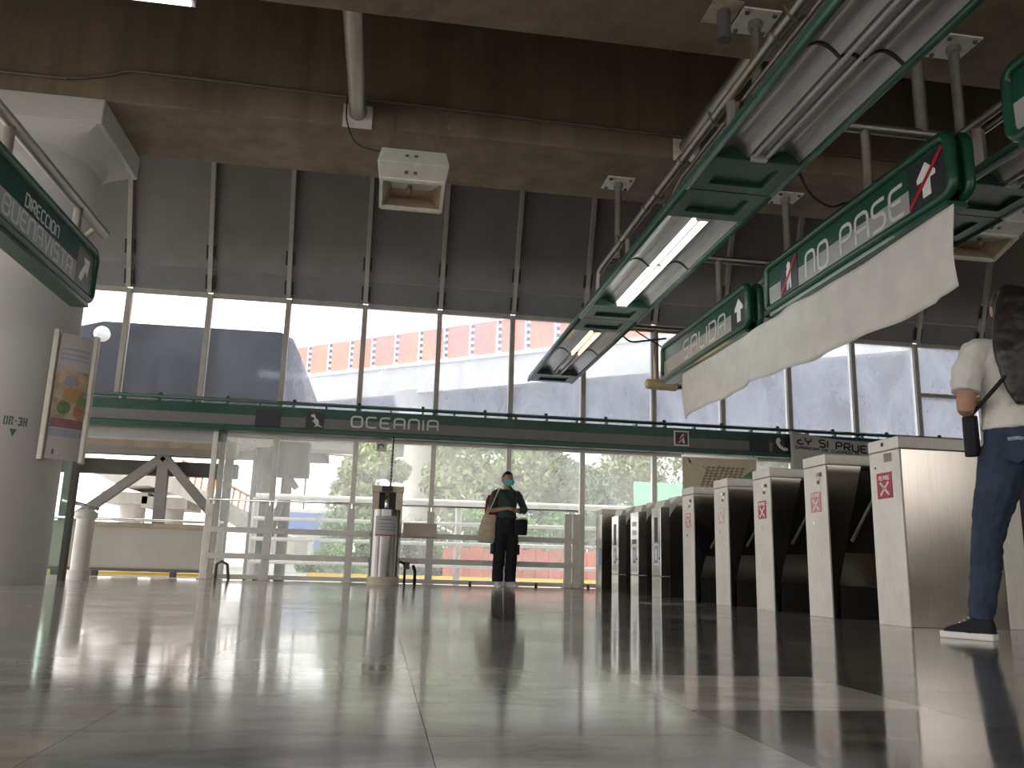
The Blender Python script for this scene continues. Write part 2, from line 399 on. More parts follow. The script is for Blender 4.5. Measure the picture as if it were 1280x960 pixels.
for x0, x1, y0, y1 in ((FX0, .09-TW*12, FY0, FY1), (.09+TW*16, FX1, FY0, FY1), (.09-TW*12, .09+TW*16, FY0, -.78)):
    rest['grey'].box(x0, x1, y0, y1, -.013, -.0005)
for k, mb in rest.items():
    o = mb.build('more_tiles', 'marble_'+k, floor); o['kind'] = 'stuff'

# ------------------------------------------------------------------ ceiling: slab and deep concrete beams
ceiling = struct('ceiling')
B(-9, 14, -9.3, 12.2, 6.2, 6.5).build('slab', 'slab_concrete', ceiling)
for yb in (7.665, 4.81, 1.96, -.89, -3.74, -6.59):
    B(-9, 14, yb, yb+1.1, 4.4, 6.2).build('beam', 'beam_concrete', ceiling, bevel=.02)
skind(B(14, 14.3, -9, 12.6, -.3, 6.5).build('added_wall_right', 'slab_concrete'))  # unseen wall, added to cut the light from the right
wn = struct('wall_near')
B(-9, 14, -9.3, -9, -.3, 2.0).build('parapet', 'pale_concrete', wn); B(-9, 14, -9.3, -9, 4.2, 6.5).build('lintel', 'pale_concrete', wn)
for x in (-8.6, -3.5, 1.6, 6.7, 13.6): B(x-.35, x+.35, -9.3, -9, 2.0, 4.2).build('pier', 'pale_concrete', wn)
wl = struct('added_wall_left')  # unseen lintel and piers, added to cut side light on the column
B(-9.3, -9, -9.3, 12.2, 4.2, 6.5).build('lintel', 'pale_concrete', wl)
for y in (-9, -3.9, 1.8, 7.5): B(-9.3, -9, y, y+.6, -.3, 4.2).build('pier', 'pale_concrete', wl)

# ------------------------------------------------------------------ far facade
GX = [.69+1.104*k for k in range(-8, 11)]
FYG = 12.2
# lower glazing
w1 = struct('window_1')
LX = [-2.24]+[x for x in GX if x > -1.7]
for x in LX: B(x-.035, x+.035, FYG, FYG+.09, .0, 2.02).build('mullion', 'white_frame', w1, bevel=.004)
for a, b in zip(LX, LX[1:]):
    B(a+.036, b-.036, FYG+.04, FYG+.048, .07, 1.96).build('glass_pane', 'glass_lower', w1)
    B(a+.036, b-.036, FYG, FYG+.08, .012, .07).build('bottom_rail', 'white_frame', w1)
    B(a+.036, b-.036, FYG, FYG+.08, 1.96, 2.02).build('top_rail', 'white_frame', w1)
B(-2.36, -2.29, FYG-.1, FYG-.03, 0, 2.0).build('end_post', 'white_frame', w1, bevel=.004)
# beam behind the sign band closing lower and upper glazing
tr = struct('trim_1')
B(-8.2, 12, FYG+.0, FYG+.14, 2.03, 2.40).build('transom_beam', 'mullion_metal', tr)
B(-4.6, -2.2, FYG-.02, FYG+.2, 1.86, 2.02).build('soffit_strip', 'sign_grey', tr)
# upper glazing
w2 = struct('window_2')
UX = [x for x in GX if x > -8.2]
for x in UX: B(x-.035, x+.035, FYG, FYG+.12, 2.41, 4.0).build('mullion', 'mullion_metal', w2, bevel=.004)
for a, b in zip(UX, UX[1:]):
    B(a+.036, b-.036, FYG+.06, FYG+.068, 2.41, 3.97).build('glass_pane', 'glass_upper' if a > -1.6 else 'glass_clean', w2)
    B(a+.036, b-.036, FYG+.02, FYG+.1, 3.96, 4.02).build('head_rail', 'mullion_metal', w2)
    if a > 7.9: B(a+.036, b-.036, FYG+.0, FYG+.1, 3.13, 3.19).build('transom_bar', 'mullion_metal', w2)
# leaning dark infill panels above the glazing
wb = struct('wall_back')
def lean(z): return FYG-.02-(z-4.0)*.34
for n, x in enumerate(UX):
    MB().bar((x, lean(4.0)-.01, 4.0), (x, lean(6.25)-.01, 6.25), .06, .09, (0, 1, 0)).build('rib', 'mullion_metal', wb)
    for sx in (-.052, .052):
        for z0, z1 in ((4.05, 4.24), (4.45, 4.64)):
            MB().bar((x+sx, lean(z0)-.02, z0), (x+sx, lean(z1)-.02, z1), .022, .03, (0, 1, 0)).build('clip', 'black_plastic', wb)
for a, b in zip(UX, UX[1:]):
    for z0, z1, m in ((4.02, 4.33, 'dark_panel_low'), (4.335, 6.25, 'dark_panel')):
        MB().add([(a+.03, lean(z0)+.03, z0), (b-.03, lean(z0)+.03, z0), (b-.03, lean(z1)+.03, z1), (a+.03, lean(z1)+.03, z1),
                  (a+.03, lean(z0)+.05, z0), (b-.03, lean(z0)+.05, z0), (b-.03, lean(z1)+.05, z1), (a+.03, lean(z1)+.05, z1)],
                 [(0, 1, 2, 3), (7, 6, 5, 4), (0, 4, 5, 1), (1, 5, 6, 2), (2, 6, 7, 3), (3, 7, 4, 0)]).build('infill_panel', m, wb)

# ------------------------------------------------------------------ round column with square capital
col = thing('column', 'big white round concrete column with a flared square capital', 'column', (-3.47, 8.2, 0))
MB().lathe([(.55, 0), (.55, 3.72), (.556, 3.735), (.556, 3.85), (.55, 3.865), (.55, 3.95)], (-3.47, 8.2, 0), 64).build('shaft', 'column_white', col, 'auto')
rings = []
for k in range(7):
    t = k/6; ring = []
    for j in range(64):
        a = 2*math.pi*j/64; cx, sy = math.cos(a), math.sin(a); q = 1/max(abs(cx), abs(sy))
        r = .55*(1-t**1.6)+t**1.6*q*.585; e = 1+.16*t if cx < 0 else 1
        ring.append((-3.4+(r*cx*e*1.05 if t > .5 else r*cx)+(-.07*(1-t)), 8.22+r*sy, 3.86+.30*t**.75))
    rings.append(ring)
MB().loft(rings).build('capital_flare', 'column_white', col, 'auto')
B(-4.12, -2.755, 7.63, 8.82, 4.15, 4.4).build('capital_block', 'column_white', col, bevel=.012)
# stencilled grid mark
def on_col(a, z): return Vector((-3.47+.5505*math.sin(a), 8.2-.5505*math.cos(a), z))
st = MB()
def colflat(pts):
    n = len(pts); st.add([on_col(a, z) for a, z in pts]+[on_col(a, z)+Vector((math.sin(a), -math.cos(a), 0))*.002 for a, z in pts],
                         [list(range(n)), list(range(n, 2*n))[::-1]]+[(i, n+i, n+(i+1) % n, (i+1) % n) for i in range(n)])
def seg(a0, a1, z0, z1): colflat([(a0, z0), (a1, z0), (a1, z1), (a0, z1)])
A0, cw = .455, .058
def stencil(ch, a):
    h0, h1, t = 1.335, 1.41, .016
    if ch in 'OH': seg(a, a+.019, h0, h1); seg(a+cw-.019, a+cw, h0, h1)
    if ch == 'O': seg(a+.025, a+cw-.025, h0, h0+t); seg(a+.025, a+cw-.025, h1-t, h1)
    if ch == 'H': seg(a+.023, a+cw-.023, (h0+h1)/2-.007, (h0+h1)/2+.007)
    if ch == 'R': seg(a, a+.019, h0, h1); seg(a+.023, a+cw, h1-t, h1); seg(a+cw-.018, a+cw, h0+.04, h1-t); seg(a+.023, a+cw-.02, h0+.03, h0+.043); seg(a+cw-.022, a+cw, h0, h0+.028)
    if ch == '-': seg(a+.012, a+.035, h0+.03, h0+.045)
    if ch == '3': seg(a, a+cw, h1-t, h1); seg(a, a+cw, h0, h0+t); seg(a+cw-.019, a+cw, h0+t, h1-t); seg(a+.015, a+cw-.02, (h0+h1)/2-.007, (h0+h1)/2+.007)
for n, ch in enumerate('OR-3H'): stencil(ch, A0+n*.072-(.012 if n > 2 else 0))
colflat([(A0+.10, 1.305), (A0+.15, 1.235), (A0+.20, 1.305)])
st.build('stencil_mark', 'stencil_green', col)
# curved poster holder strapped to the column
ph = thing('poster_holder', 'curved aluminium poster holder with a faded food advert on the white column', 'poster', (-2.86, 8.0, 1.08))
pa, pb = Vector((-2.955, 7.86, 0)), Vector((-2.70, 8.10, 0))
def pp(t, z, d=0):
    q = pa.lerp(pb, t); n = Vector((pb.y-pa.y, pa.x-pb.x, 0)).normalized(); return Vector((q.x, q.y, z))+n*(d-.035*math.sin(math.pi*t)*-1)
def pcurve(t0, t1, z0, z1, d0, d1, n=8):
    mb = MB(); rr_ = []
    for k in range(n+1):
        t = t0+(t1-t0)*k/n; rr_.append([pp(t, z0, d0), pp(t, z0, d1), pp(t, z1, d1), pp(t, z1, d0)])
    return mb.loft(rr_)
PZ0, PZ1 = 1.08, 2.21
pcurve(0, 1, PZ0, PZ1, -.02, 0).build('board', 'poster_base', ph, 'auto')
for t in (0, 1): MB().bar(pp(t, PZ0-.02, .005), pp(t, PZ1+.03, .005), .05, .06, (0, 1, 0)).build('side_rail', 'pipe_metal', ph, bevel=.01)
pcurve(.1, .9, 1.36, 1.88, .001, .003).build('print_field', 'poster_peach', ph, 'auto')
pcurve(.1, .9, 1.36, 1.44, .003, .005).build('print_field', 'poster_maroon', ph, 'auto')
pcurve(.1, .9, 1.28, 1.35, .001, .004).build('print_field', 'poster_blue', ph, 'auto')
for z in (1.97, 2.01, 2.06): pcurve(.15, .85, z, z+.022, .001, .003).build('print_line', 'poster_blue', ph, 'auto')
for t, z, r, m in ((.35, 1.54, .06, 'poster_green'), (.5, 1.66, .07, 'poster_orange'), (.7, 1.52, .05, 'poster_red'), (.42, 1.78, .05, 'poster_blue'), (.72, 1.62, .05, 'poster_green')):
    c = pp(t, z, .004); d = (pb-pa).normalized()
    MB().poly3([c+d*r*math.cos(k*math.pi/8)+Vector((0, 0, r*math.sin(k*math.pi/8))) for k in range(16)], (d.y, -d.x, 0), .003).build('print_shape', m, ph)
flat(rect(0, .05, 0, .045), pp(.22, 1.12, .002), (pb-pa).normalized(), (0, 0, 1), .002).build('print_mark', 'poster_maroon', ph)
B(-2.9, -2.8, 8.02, 8.1, 1.3, 1.36).build('bracket', 'pipe_metal', ph)

# folded glass gate leaf and stub handrail beside the column
gt = thing('gate_leaf', 'narrow folded glass gate leaf in dark frame behind the white column', 'gate', (-3.33, 9.55, 0))
B(-3.47, -3.40, 9.5, 9.6, 0, 1.9).build('frame_post', 'truss_dark', gt); B(-3.24, -3.19, 9.5, 9.6, 0, 1.55).build('frame_post', 'truss_dark', gt)
B(-3.40, -3.24, 9.54, 9.55, .06, 1.5).build('glass_pane', 'glass_green', gt); B(-3.40, -3.24, 9.51, 9.59, 0, .06).build('bottom_rail', 'steel_bright', gt)
hs = thing('newel_post', 'short white newel post with round cap and stub handrail by gate leaf', 'post', (-3.2, 10.2, 0))
MB().lathe([(.115, 0), (.115, .1), (.095, .11), (.095, .66), (.12, .69), (.12, .73), (.06, .77)], (-3.26, 10.2, 0), 20).build('shaft', 'white_frame', hs, 'auto')
MB().tube([(-3.5, 10.1, .86), (-3.15, 10.25, .78)], .022).build('handrail', 'chrome', hs, True)
MB().bar((-3.26, 10.2, .74), (-3.26, 10.2, .83), .03, .03).build('rail_bracket', 'pipe_metal', hs)

# ------------------------------------------------------------------ sign band across the facade
BY = 11.98
sb = thing('sign_band', 'long green and grey station name band running across the window wall', 'sign', (2.0, BY, 2.0))
def frontpart(x0, x1, z0, z1, y0, y1, n, m, **k): return B(x0, x1, y0, y1, z0, z1).build(n, m, sb, **k)
X0, X1 = -4.75, 9.0
frontpart(X0, X1, 2.225, 2.365, BY, BY+.12, 'green_strip', 'sign_green')
frontpart(X0, X1, 2.075, 2.225, BY, BY+.12, 'grey_strip', 'band_grey')
frontpart(X0, X1, 2.0, 2.075, BY-.04, BY+.12, 'lower_rail', 'sign_green', bevel=.01)
MB().tube([(X0, BY-.02, 2.415), (X1, BY-.02, 2.415)], .022, 8).build('upper_rail', 'sign_green', sb, True)
MB().tube([(X0, BY+.06, 2.452), (X1, BY+.06, 2.452)], .007, 6).build('cable', 'cable_black', sb, True)
x = X0+.3; k = 0
while x < X1:
    B(x-.012, x+.012, BY-.02, BY+.08, 2.36, 2.40).build('rail_clip', 'sign_green', sb)
    if k % 2: B(x-.02, x+.02, BY+.04, BY+.08, 2.44, 2.485).build('cable_clip', 'cable_black', sb)
    x += .45; k += 1
F = (1, 0, 0); U = (0, 0, 1)
for a, b in ((-1.80, -1.46), (5.41, 5.72)): frontpart(a, b, 2.06, 2.31, BY-.006, BY, 'dark_panel', 'pictogram_dark')
letters('OCEANIA', sb, 'letter_grey', (-.49, BY-.001, 2.135), F, U, .145, .026, .30, .004, 1.21)
frontpart(-1.12, -.87, 2.085, 2.315, BY-.006, BY, 'emblem_panel', 'pictogram_dark')
kang = [(.30, .95), (.34, .86), (.42, .98), (.46, .82), (.52, .74), (.50, .66), (.58, .62), (.70, .52), (.76, .36), (.74, .22), (.86, .12), (1.0, .06), (.98, .02), (.80, .06), (.68, .12), (.66, .06), (.48, .04), (.40, .08), (.56, .12), (.54, .22), (.46, .28), (.40, .40), (.34, .36), (.28, .44), (.38, .48), (.42, .62), (.38, .70), (.26, .72), (.16, .78), (.22, .86)]
flat([(p[0]*.2, p[1]*.2) for p in kang], (-1.09, BY-.006, 2.1), F, U).build('emblem', 'letter_grey', sb)
# crossed-out pictogram plate
pn = frontpart(4.225, 4.455, 2.10, 2.325, BY-.012, BY, 'notice_plate', 'letter_white')
flat(rect(.02, .21, .02, .205), (4.225, BY-.012, 2.10), F, U).build('notice_field', 'pictogram_dark', pn)
flat([(.05, .04), (.08, .1), (.13, .18), (.16, .17), (.15, .11), (.17, .04), (.13, .04), (.12, .09), (.09, .04)], (4.225, BY-.015, 2.10), F, U).build('notice_figure', 'letter_white', pn)
MB().ribbon([(4.25, BY-.019, 2.125), (4.43, BY-.019, 2.30)], .028, .003, (0, -1, 0)).build('notice_strike', 'strike_red', pn)
# telephone pictogram
hp = frontpart(5.78, 6.08, 2.08, 2.31, BY-.006, BY, 'phone_panel', 'pictogram_dark')
flat([(.04, .19), (.03, .14), (.07, .07), (.15, .02), (.22, .02), (.23, .05), (.18, .075), (.16, .06), (.10, .11), (.09, .15), (.11, .17), (.09, .21), (.06, .21)], (5.80, BY-.006, 2.085), F, U).build('phone_handset', 'letter_white', hp)

# ------------------------------------------------------------------ railings
ir = thing('inner_railing', 'cream flat-bar railing standing inside along the lower glazing', 'railing', (.2, 12.08, 0))
for x in [-2.3]+[x for x in GX if -1.7 < x < 1.9]+[2.66, 2.78]:
    B(x-.05, x+.05, 12.05, 12.13, 0, 1.0 if x < 2.5 else 1.04).build('post', 'rail_paint', ir, bevel=.005)
    MB().bar((x, 12.09, 1.0), (x, 12.09, 1.06), .02, .02).build('rail_pin', 'chrome', ir)
    B(x-.075, x+.075, 12.01, 12.16, 0, .012).build('foot_plate', 'pipe_metal', ir)
for z in (.66, .315): B(-2.3, 2.8, 12.03, 12.06, z-.038, z+.038).build('flat_bar', 'rail_paint', ir, bevel=.004)
MB().tube([(-2.32, 12.09, 1.06), (2.8, 12.09, 1.09)], .014).build('top_bar', 'chrome', ir, True)
for x in (1.27, 2.2, 2.95): MB().lathe([(.02, 0), (.02, .03), (.012, .032), (.014, .06)], (x, 12.02, 0), 10).build('floor_stop', 'black_plastic', ir, True)
orl = thing('outer_railing', 'round white tube railing outside beyond the lower glass', 'railing', (3, 13.4, -.2))
for z, r in ((1.22, .048), (.89, .03), (.585, .03), (.25, .03)):
    MB().tube([(-1.9, 13.4, z), (12, 13.4, z+.06)], r, 12).build('tube_rail', 'overpass_white', orl, True)
for x in (-1.9, 1.2, 4.3, 7.4, 10.5): MB().tube([(x, 13.46, -.2), (x, 13.46, 1.2)], .05, 12).build('post', 'rail_paint', orl, True)

# ------------------------------------------------------------------ drinking fountain and bits by the glass
df = thing('drinking_fountain', 'stainless steel drinking fountain column with a grey notice sheet', 'fountain', (.07, 11.6, 0))
fc = (.07, 11.6, 0)
MB().lathe([(.212, 0), (.212, .10)], fc, 40).build('plinth', 'beige_box', df, 'auto')
MB().lathe([(.205, .10), (.205, .97)], fc, 40).build('body', 'steel_dark', df, 'auto')
for sx in (-1, 1): B(.07+sx*.155-.045, .07+sx*.155+.045, 11.46, 11.74, .97, 1.20).build('side_post', 'beige_box', df, bevel=.006)
B(-.14, .28, 11.44, 11.76, 1.20, 1.28).build('head', 'beige_box', df, bevel=.006)
B(-.04, .18, 11.62, 11.74, .97, 1.20).build('niche_back', 'black_plastic', df)
MB().tube([(.06, 11.5, .86), (.06, 11.5, 1.22)], .032, 16).build('spout_tube', 'chrome', df, True)
B(-.01, .13, 11.40, 11.44, 1.205, 1.275).build('sensor', 'black_plastic', df)
nt_ = pcv = MB(); rr_ = []
for k in range(13):
    a = -.72+1.44*k/12; s, c = math.sin(a), math.cos(a)
    rr_.append([(.07+.206*s, 11.6-.206*c, .62), (.07+.209*s, 11.6-.209*c, .62), (.07+.209*s, 11.6-.209*c, .885), (.07+.206*s, 11.6-.206*c, .885)])
ns = MB().loft(rr_).build('notice_sheet', 'paper_grey', df, 'auto')
for z0, z1, m, a1 in ((.625, .64, 'strike_red', .68), (.70, .707, 'conduit_grey', .55), (.74, .747, 'conduit_grey', .6), (.78, .787, 'conduit_grey', .58), (.83, .84, 'conduit_grey', .4)):
    rr_ = []
    for k in range(9):
        a = -a1+2*a1*k/8; s, c = math.sin(a), math.cos(a); rr_.append([(.07+q*s, 11.6-q*c, z) for q, z in ((.209, z0), (.2105, z0), (.2105, z1), (.209, z1))])
    MB().loft(rr_).build('notice_line', m, ns, 'auto')
cb = MB().tube([(.10, 11.62, 1.28), (.105, 11.7, 1.98)], .012).build('conduit_hose', 'cable_black', df, True)
for k in range(14): MB().tube([(.10, 11.624+.0055*k*1.03, 1.30+.048*k), (.10, 11.627+.0055*k*1.03, 1.325+.048*k)], .016, 8).build('hose_ring', 'paper_grey', cb)
bx = tag(B(.31, .77, 11.93, 12.02, .645, .83).build('junction_box', 'beige_box', bevel=.006), 'flat beige wooden box fixed to railing next to the fountain', 'box')
hy = thing('water_pipes', 'pair of dark water pipes rising from the floor beside the fountain', 'pipes', (.4, 11.95, 0))
MB().tube([(.36, 11.95, 0), (.36, 11.95, .22), (.34, 11.9, .28), (.28, 11.8, .3)], .017).build('pipe', 'cable_black', hy, True)
MB().tube([(.50, 11.95, 0), (.50, 11.95, .17), (.47, 11.95, .26)], .022).build('pipe', 'cable_black', hy, True)
B(.34, .42, 11.9, 11.93, .2, .3).build('valve', 'conduit_grey', hy)
cp = tag(MB().tube([(-2.12, 11.95, 0), (-2.12, 11.95, .2), (-2.06, 11.95, .24), (-1.98, 11.95, .2), (-1.95, 11.95, 0)], .02).build('pipe_loop', 'truss_dark', None, True), 'dark bent pipe loop on the floor at the glazing corner', 'pipe')
fs = thing('tap_sign', 'small square pictogram of a tap stuck on the glass above the fountain', 'sign', (-.055, 12.19, 1.83))
B(-.13, .02, 12.185, 12.195, 1.83, 1.975).build('plate', 'letter_white', fs); flat(rect(.012, .138, .012, .132), (-.13, 12.185, 1.83), F, U, .002).build('field', 'paper_map', fs)
MB().ribbon([(-.10, 12.181, 1.86), (-.10, 12.181, 1.92), (-.05, 12.181, 1.935), (-.02, 12.181, 1.90)], .018, .003, (0, -1, 0)).build('figure', 'pictogram_dark', fs)

# neighbourhood map board
mp = thing('map_board', 'beige neighbourhood street map board hanging under the sign band', 'map', (4.88, 11.88, 1.40))
B(4.32, 5.46, 11.88, 11.90, 1.40, 1.93).build('board', 'paper_map', mp)
B(4.30, 5.48, 11.87, 11.91, 1.925, 1.965).build('top_rail', 'steel_bright', mp)
for x in (4.34, 5.44): MB().tube([(x, 11.885, 1.96), (x, 11.93, 2.0)], .006, 6).build('hook', 'cable_black', mp)
ml = MB()
for i in range(8):
    for j in range(9):
        cx, cz = .27+i*.075+j*.016, .05+j*.042
        if cx > .93 and cz < .2: continue
        ml.poly3([(4.32+cx+a, 11.88, 1.40+cz+b+a*.2) for a, b in ((-.030, -.015), (.030, -.015), (.030, .015), (-.030, .015))], (0, -1, 0), .001)
for a, b in (((.3, .40), (.78, .08)), ((.55, .42), (.9, .2))): ml.ribbon([(4.32+a[0], 11.879, 1.4+a[1]), (4.32+b[0], 11.879, 1.4+b[1])], .012, .001, (0, -1, 0))
o = ml.build('street_blocks', 'map_line', mp)
flat([(0, 0), (.24, .17), (.24, .0)], (5.18, 11.88, 1.62), F, U, .002).build('park_patch', 'map_green', mp)
flat([(p[0]*.09, p[1]*.09) for p in kang], (4.38, 11.88, 1.83), F, U, .002).build('emblem', 'print_black', mp)

# printed banner hung on the band
pb_ = thing('printed_banner', 'grey printed cloth banner with black lettering tied to the sign band', 'banner', (6.75, 11.86, 1.75))
def by(x, z): return 11.85-.02*math.sin(x*5+z*2)
def bz(t): return 2.40-.10*t-.05*math.sin(math.pi*t)
vs = []; fs_ = []; NX, NZ = 24, 8
for i in range(NX+1):
    for j in range(NZ+1):
        t = i/NX; x = 6.0+1.5*t; z = bz(t)+(1.74-bz(t))*j/NZ; vs.append((x, by(x, z), z))
for i in range(NX):
    for j in range(NZ): a = i*(NZ+1)+j; fs_.append((a, a+1, a+NZ+2, a+NZ+1))
for x_, z_ in ((6.01, 2.39), (7.48, 2.29)): MB().tube([(x_, 11.85, z_), (x_, 11.955, 2.41)], .005, 6).build('tie', 'cable_black', pb_)
o = MB().add(vs, fs_).build('cloth', 'banner_print', pb_, True); sm = o.modifiers.new('thick', 'SOLIDIFY'); sm.thickness = .004; sm.offset = 0
letters('?Y SI PRUEBA', pb_, 'print_black', (6.10, 11.815, 2.20), (1, 0, -.085), U, .105, .024, .28, .003, 1.38)
text('CARRERA DE CUIDADO A', (6.07, 11.818, 2.13), (1, 0, -.06), U, .034, .009, .25, .002, 1.0).build('small_lettering', 'print_black', pb_)['kind'] = 'stuff'

# ------------------------------------------------------------------ turnstiles
FXT = 2.9
def sticker(t, y, z, m, w=.135, h=.135):
    st_ = B(FXT-.0035, FXT, y-w/2, y+w/2, z-h/2, z+h/2).build('no_entry_sticker', m, t)
    Rr = (0, -1, 0)
    for a, b in (((-.042, -.055), (.042, .02)), ((-.042, .02), (.042, -.055))):
        MB().ribbon([(FXT-.0035, y-a[0], z+a[1]), (FXT-.0035, y-b[0], z+b[1])], .014, .0015, (-1, 0, 0)).build('cross_stroke', 'sticker_white', st_)
    letters('NO PASE', st_, 'sticker_white', (FXT-.0035, y+.052, z+.033), Rr, U, .022, .0055, .3, .0012, .104)
def xz(poly, y0, y1): return MB().prism(poly, 'y', y0, y1)
def gate_arms(t, x, y, z):
    MB().tube([(x, y+.05, z), (x, y-.03, z)], .07, 20).build('rotor_hub', 'steel_bright', t, 'auto')
    for q in ((x-.27, y-.03, z-.44), (x+.27, y-.03, z-.44), (x, y-.45, z-.02)):
        MB().tube([(x, y-.02, z), q], .017, 12).build('rotor_arm', 'chrome', t, 'auto')
def turnstile_a(y0, label, sk, last=False):
    t = thing('turnstile', label, 'turnstile', (FXT, y0+.15, 0), 'turnstiles in a row'); y1 = y0+.30; L = 1.2 if not last else .74
    B(FXT, FXT+.012, y0, y1, 0, .988).build('front_panel', 'steel_pale', t, bevel=.002)
    cap = B(FXT-.004, FXT+L, y0-.003, y1+.003, .992, 1.062).build('lid', 'steel_pale', t, bevel=.006)
    if last:
        B(FXT+.0125, FXT+.60, y0, y1, 0, .988).build('side_panel', 'steel_side', t, bevel=.002)
        B(FXT+.604, FXT+.74, y0, y1, 0, .988).build('end_panel', 'steel_pale', t, bevel=.002)
        MB().tube([(FXT-.001, y0+.15, 1.03), (FXT-.008, y0+.15, 1.03)], .012, 12).build('lock', 'black_plastic', t)
        flat(rect(-.05, .03, -.02, .03), (FXT, y0+.10, .945), (0, -1, 0), U, .001).build('maker_plate', 'steel_side', t)
        MB().tube([(FXT+.0, y0+.24, .90), (FXT-.003, y0+.24, .90)], .007, 8).build('screw', 'black_plastic', t)
        sticker(t, y0+.155, .79, sk, .15, .15)
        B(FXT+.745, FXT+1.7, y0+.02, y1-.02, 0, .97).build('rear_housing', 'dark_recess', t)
        return t
    xz([(FXT+.0125, 0), (FXT+.03, 0), (FXT+.054, .206), (FXT+.254, .988), (FXT+.0125, .988)], y0, y0+.012).build('side_panel', 'steel_side', t)
    xz([(FXT+.0125, 0), (FXT+.03, 0), (FXT+.054, .206), (FXT+.254, .988), (FXT+.0125, .988)], y1-.012, y1).build('side_panel', 'steel_side', t)
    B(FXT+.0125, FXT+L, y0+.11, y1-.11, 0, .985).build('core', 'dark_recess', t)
    MB().prism([(y0+.01, 0), (y0+.11, 0), (y0+.11, .42), (y0+.01, .205)], 'x', FXT+.062, FXT+L).build('kick_plate', 'steel_side', t)
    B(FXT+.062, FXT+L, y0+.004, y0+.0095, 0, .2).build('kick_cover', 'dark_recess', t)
    gate_arms(t, FXT+.44, y0+.06, .93)
    for dy, z, r in ((.07, .93, .013), (.11, .93, .010), (.075, .90, .010), (.10, .88, .012)):
        B(FXT-.008, FXT, y0+dy-r, y0+dy+r, z-r, z+r).build('lock_fitting', 'chrome' if r < .012 else 'conduit_grey', t)
    B(FXT-.004, FXT, y0+.075, y0+.10, .835, .86).build('label_patch', 'sticker_white', t)
    MB().tube([(FXT, y0+.17, .61), (FXT-.006, y0+.17, .61)], .012, 12).build('keyhole', 'chrome', t)
    sticker(t, y0+.145, .75, sk)
    return t
turnstile_a(4.43, 'closed-sided steel turnstile with clean red sticker beside the woman in jeans', 'sticker_red', True)
turnstile_a(5.25, 'steel turnstile with a worn half-faded red sticker, second from the woman in jeans', 'sticker_faded')
turnstile_a(6.08, 'steel turnstile with solid red sticker between two turnstiles with faded stickers', 'sticker_red')
turnstile_a(6.89, 'steel turnstile whose sticker is bleached almost white', 'sticker_pale')
turnstile_a(7.70, 'steel turnstile with pinkish sticker next to the card-reader turnstiles', 'sticker_faded')
def turnstile_b(y0, label, slot):
    t = thing('reader_turnstile', label, 'turnstile', (FXT, y0+.15, 0), 'card reader turnstiles'); y1 = y0+.30; L = 1.2
    B(FXT, FXT+.10, y0, y1, 0, .215).build('front_base', 'steel_bright', t, bevel=.002)
    B(FXT, FXT+.10, y0, y1, .22, .93).build('front_panel', 'steel_bright', t, bevel=.003)
    xz([(FXT+.03, .932), (FXT+.06, 1.01), (FXT+.10, 1.01), (FXT+.10, .932)], y0, y1).build('reader_head', 'steel_pale', t, bevel=.004)
    xz([(FXT+.102, 0), (FXT+L, 0), (FXT+L, .985), (FXT+.21, .985), (FXT+.115, .86), (FXT+.102, .82)], y0+.004, y1-.004).build('body', 'steel_side', t)
    xz([(FXT+.102, .825), (FXT+.117, .865), (FXT+.212, .99), (FXT+L, .99), (FXT+L, 1.055), (FXT+.20, 1.055), (FXT+.102, .96)], y0, y1).build('lid', 'steel_pale', t, bevel=.004)
    if slot: B(FXT-.003, FXT, y0+.10, y0+.20, .57, .83).build('display', 'black_plastic', t)
    else:
        for z in (.80, .70, .60): B(FXT-.004, FXT, y0+.08, y0+.22, z-.03, z+.02).build('reader_plate', 'steel_pale' if z != .6 else 'conduit_grey', t)
    s_ = B(FXT-.003, FXT, y0+.07, y0+.22, .33, .55).build('info_sticker', 'sticker_white', t)
    B(FXT-.004, FXT-.003, y0+.09, y0+.20, .35, .53).build('sticker_print', 'sticker_blue', s_)
    flat([(.02, .02), (.07, .02), (.07, .1), (.09, .1), (.045, .16), (0, .1), (.02, .1)], (FXT-.004, y0+.19, .36), (0, -1, 0), U, .001).build('sticker_arrow', 'sticker_white', s_)
    MB().tube([(FXT, y0+.05, .40), (FXT-.006, y0+.05, .40)], .011, 10).build('keyhole', 'black_plastic', t)
    return t
turnstile_b(8.67, 'card-reader turnstile with dark display beside a stickered steel turnstile', True)
turnstile_b(9.46, 'card-reader turnstile with pale reader plates instead of a dark display', False)
turnstile_b(10.29, 'card-reader turnstile with dark display next to the plain end cabinet', True)
t = thing('end_cabinet', 'plain square steel cabinet ending the turnstile row by the railing', 'cabinet', (FXT, 11.24, 0))
B(FXT, FXT+.012, 11.09, 11.39, 0, .988).build('front_panel', 'steel_bright', t); B(FXT+.0125, FXT+1.2, 11.09, 11.39, 0, .988).build('side_panel', 'steel_side', t)
B(FXT-.004, FXT+1.2, 11.087, 11.393, .992, 1.062).build('lid', 'steel_pale', t, bevel=.006)
s_ = B(FXT-.003, FXT, 11.12, 11.24, .33, .55).build('info_sticker', 'sticker_blue', t)
MB().tube([(FXT-.003, 11.3, 1.02), (FXT-.006, 11.3, 1.02)], .012, 10).build('lock', 'black_plastic', t)

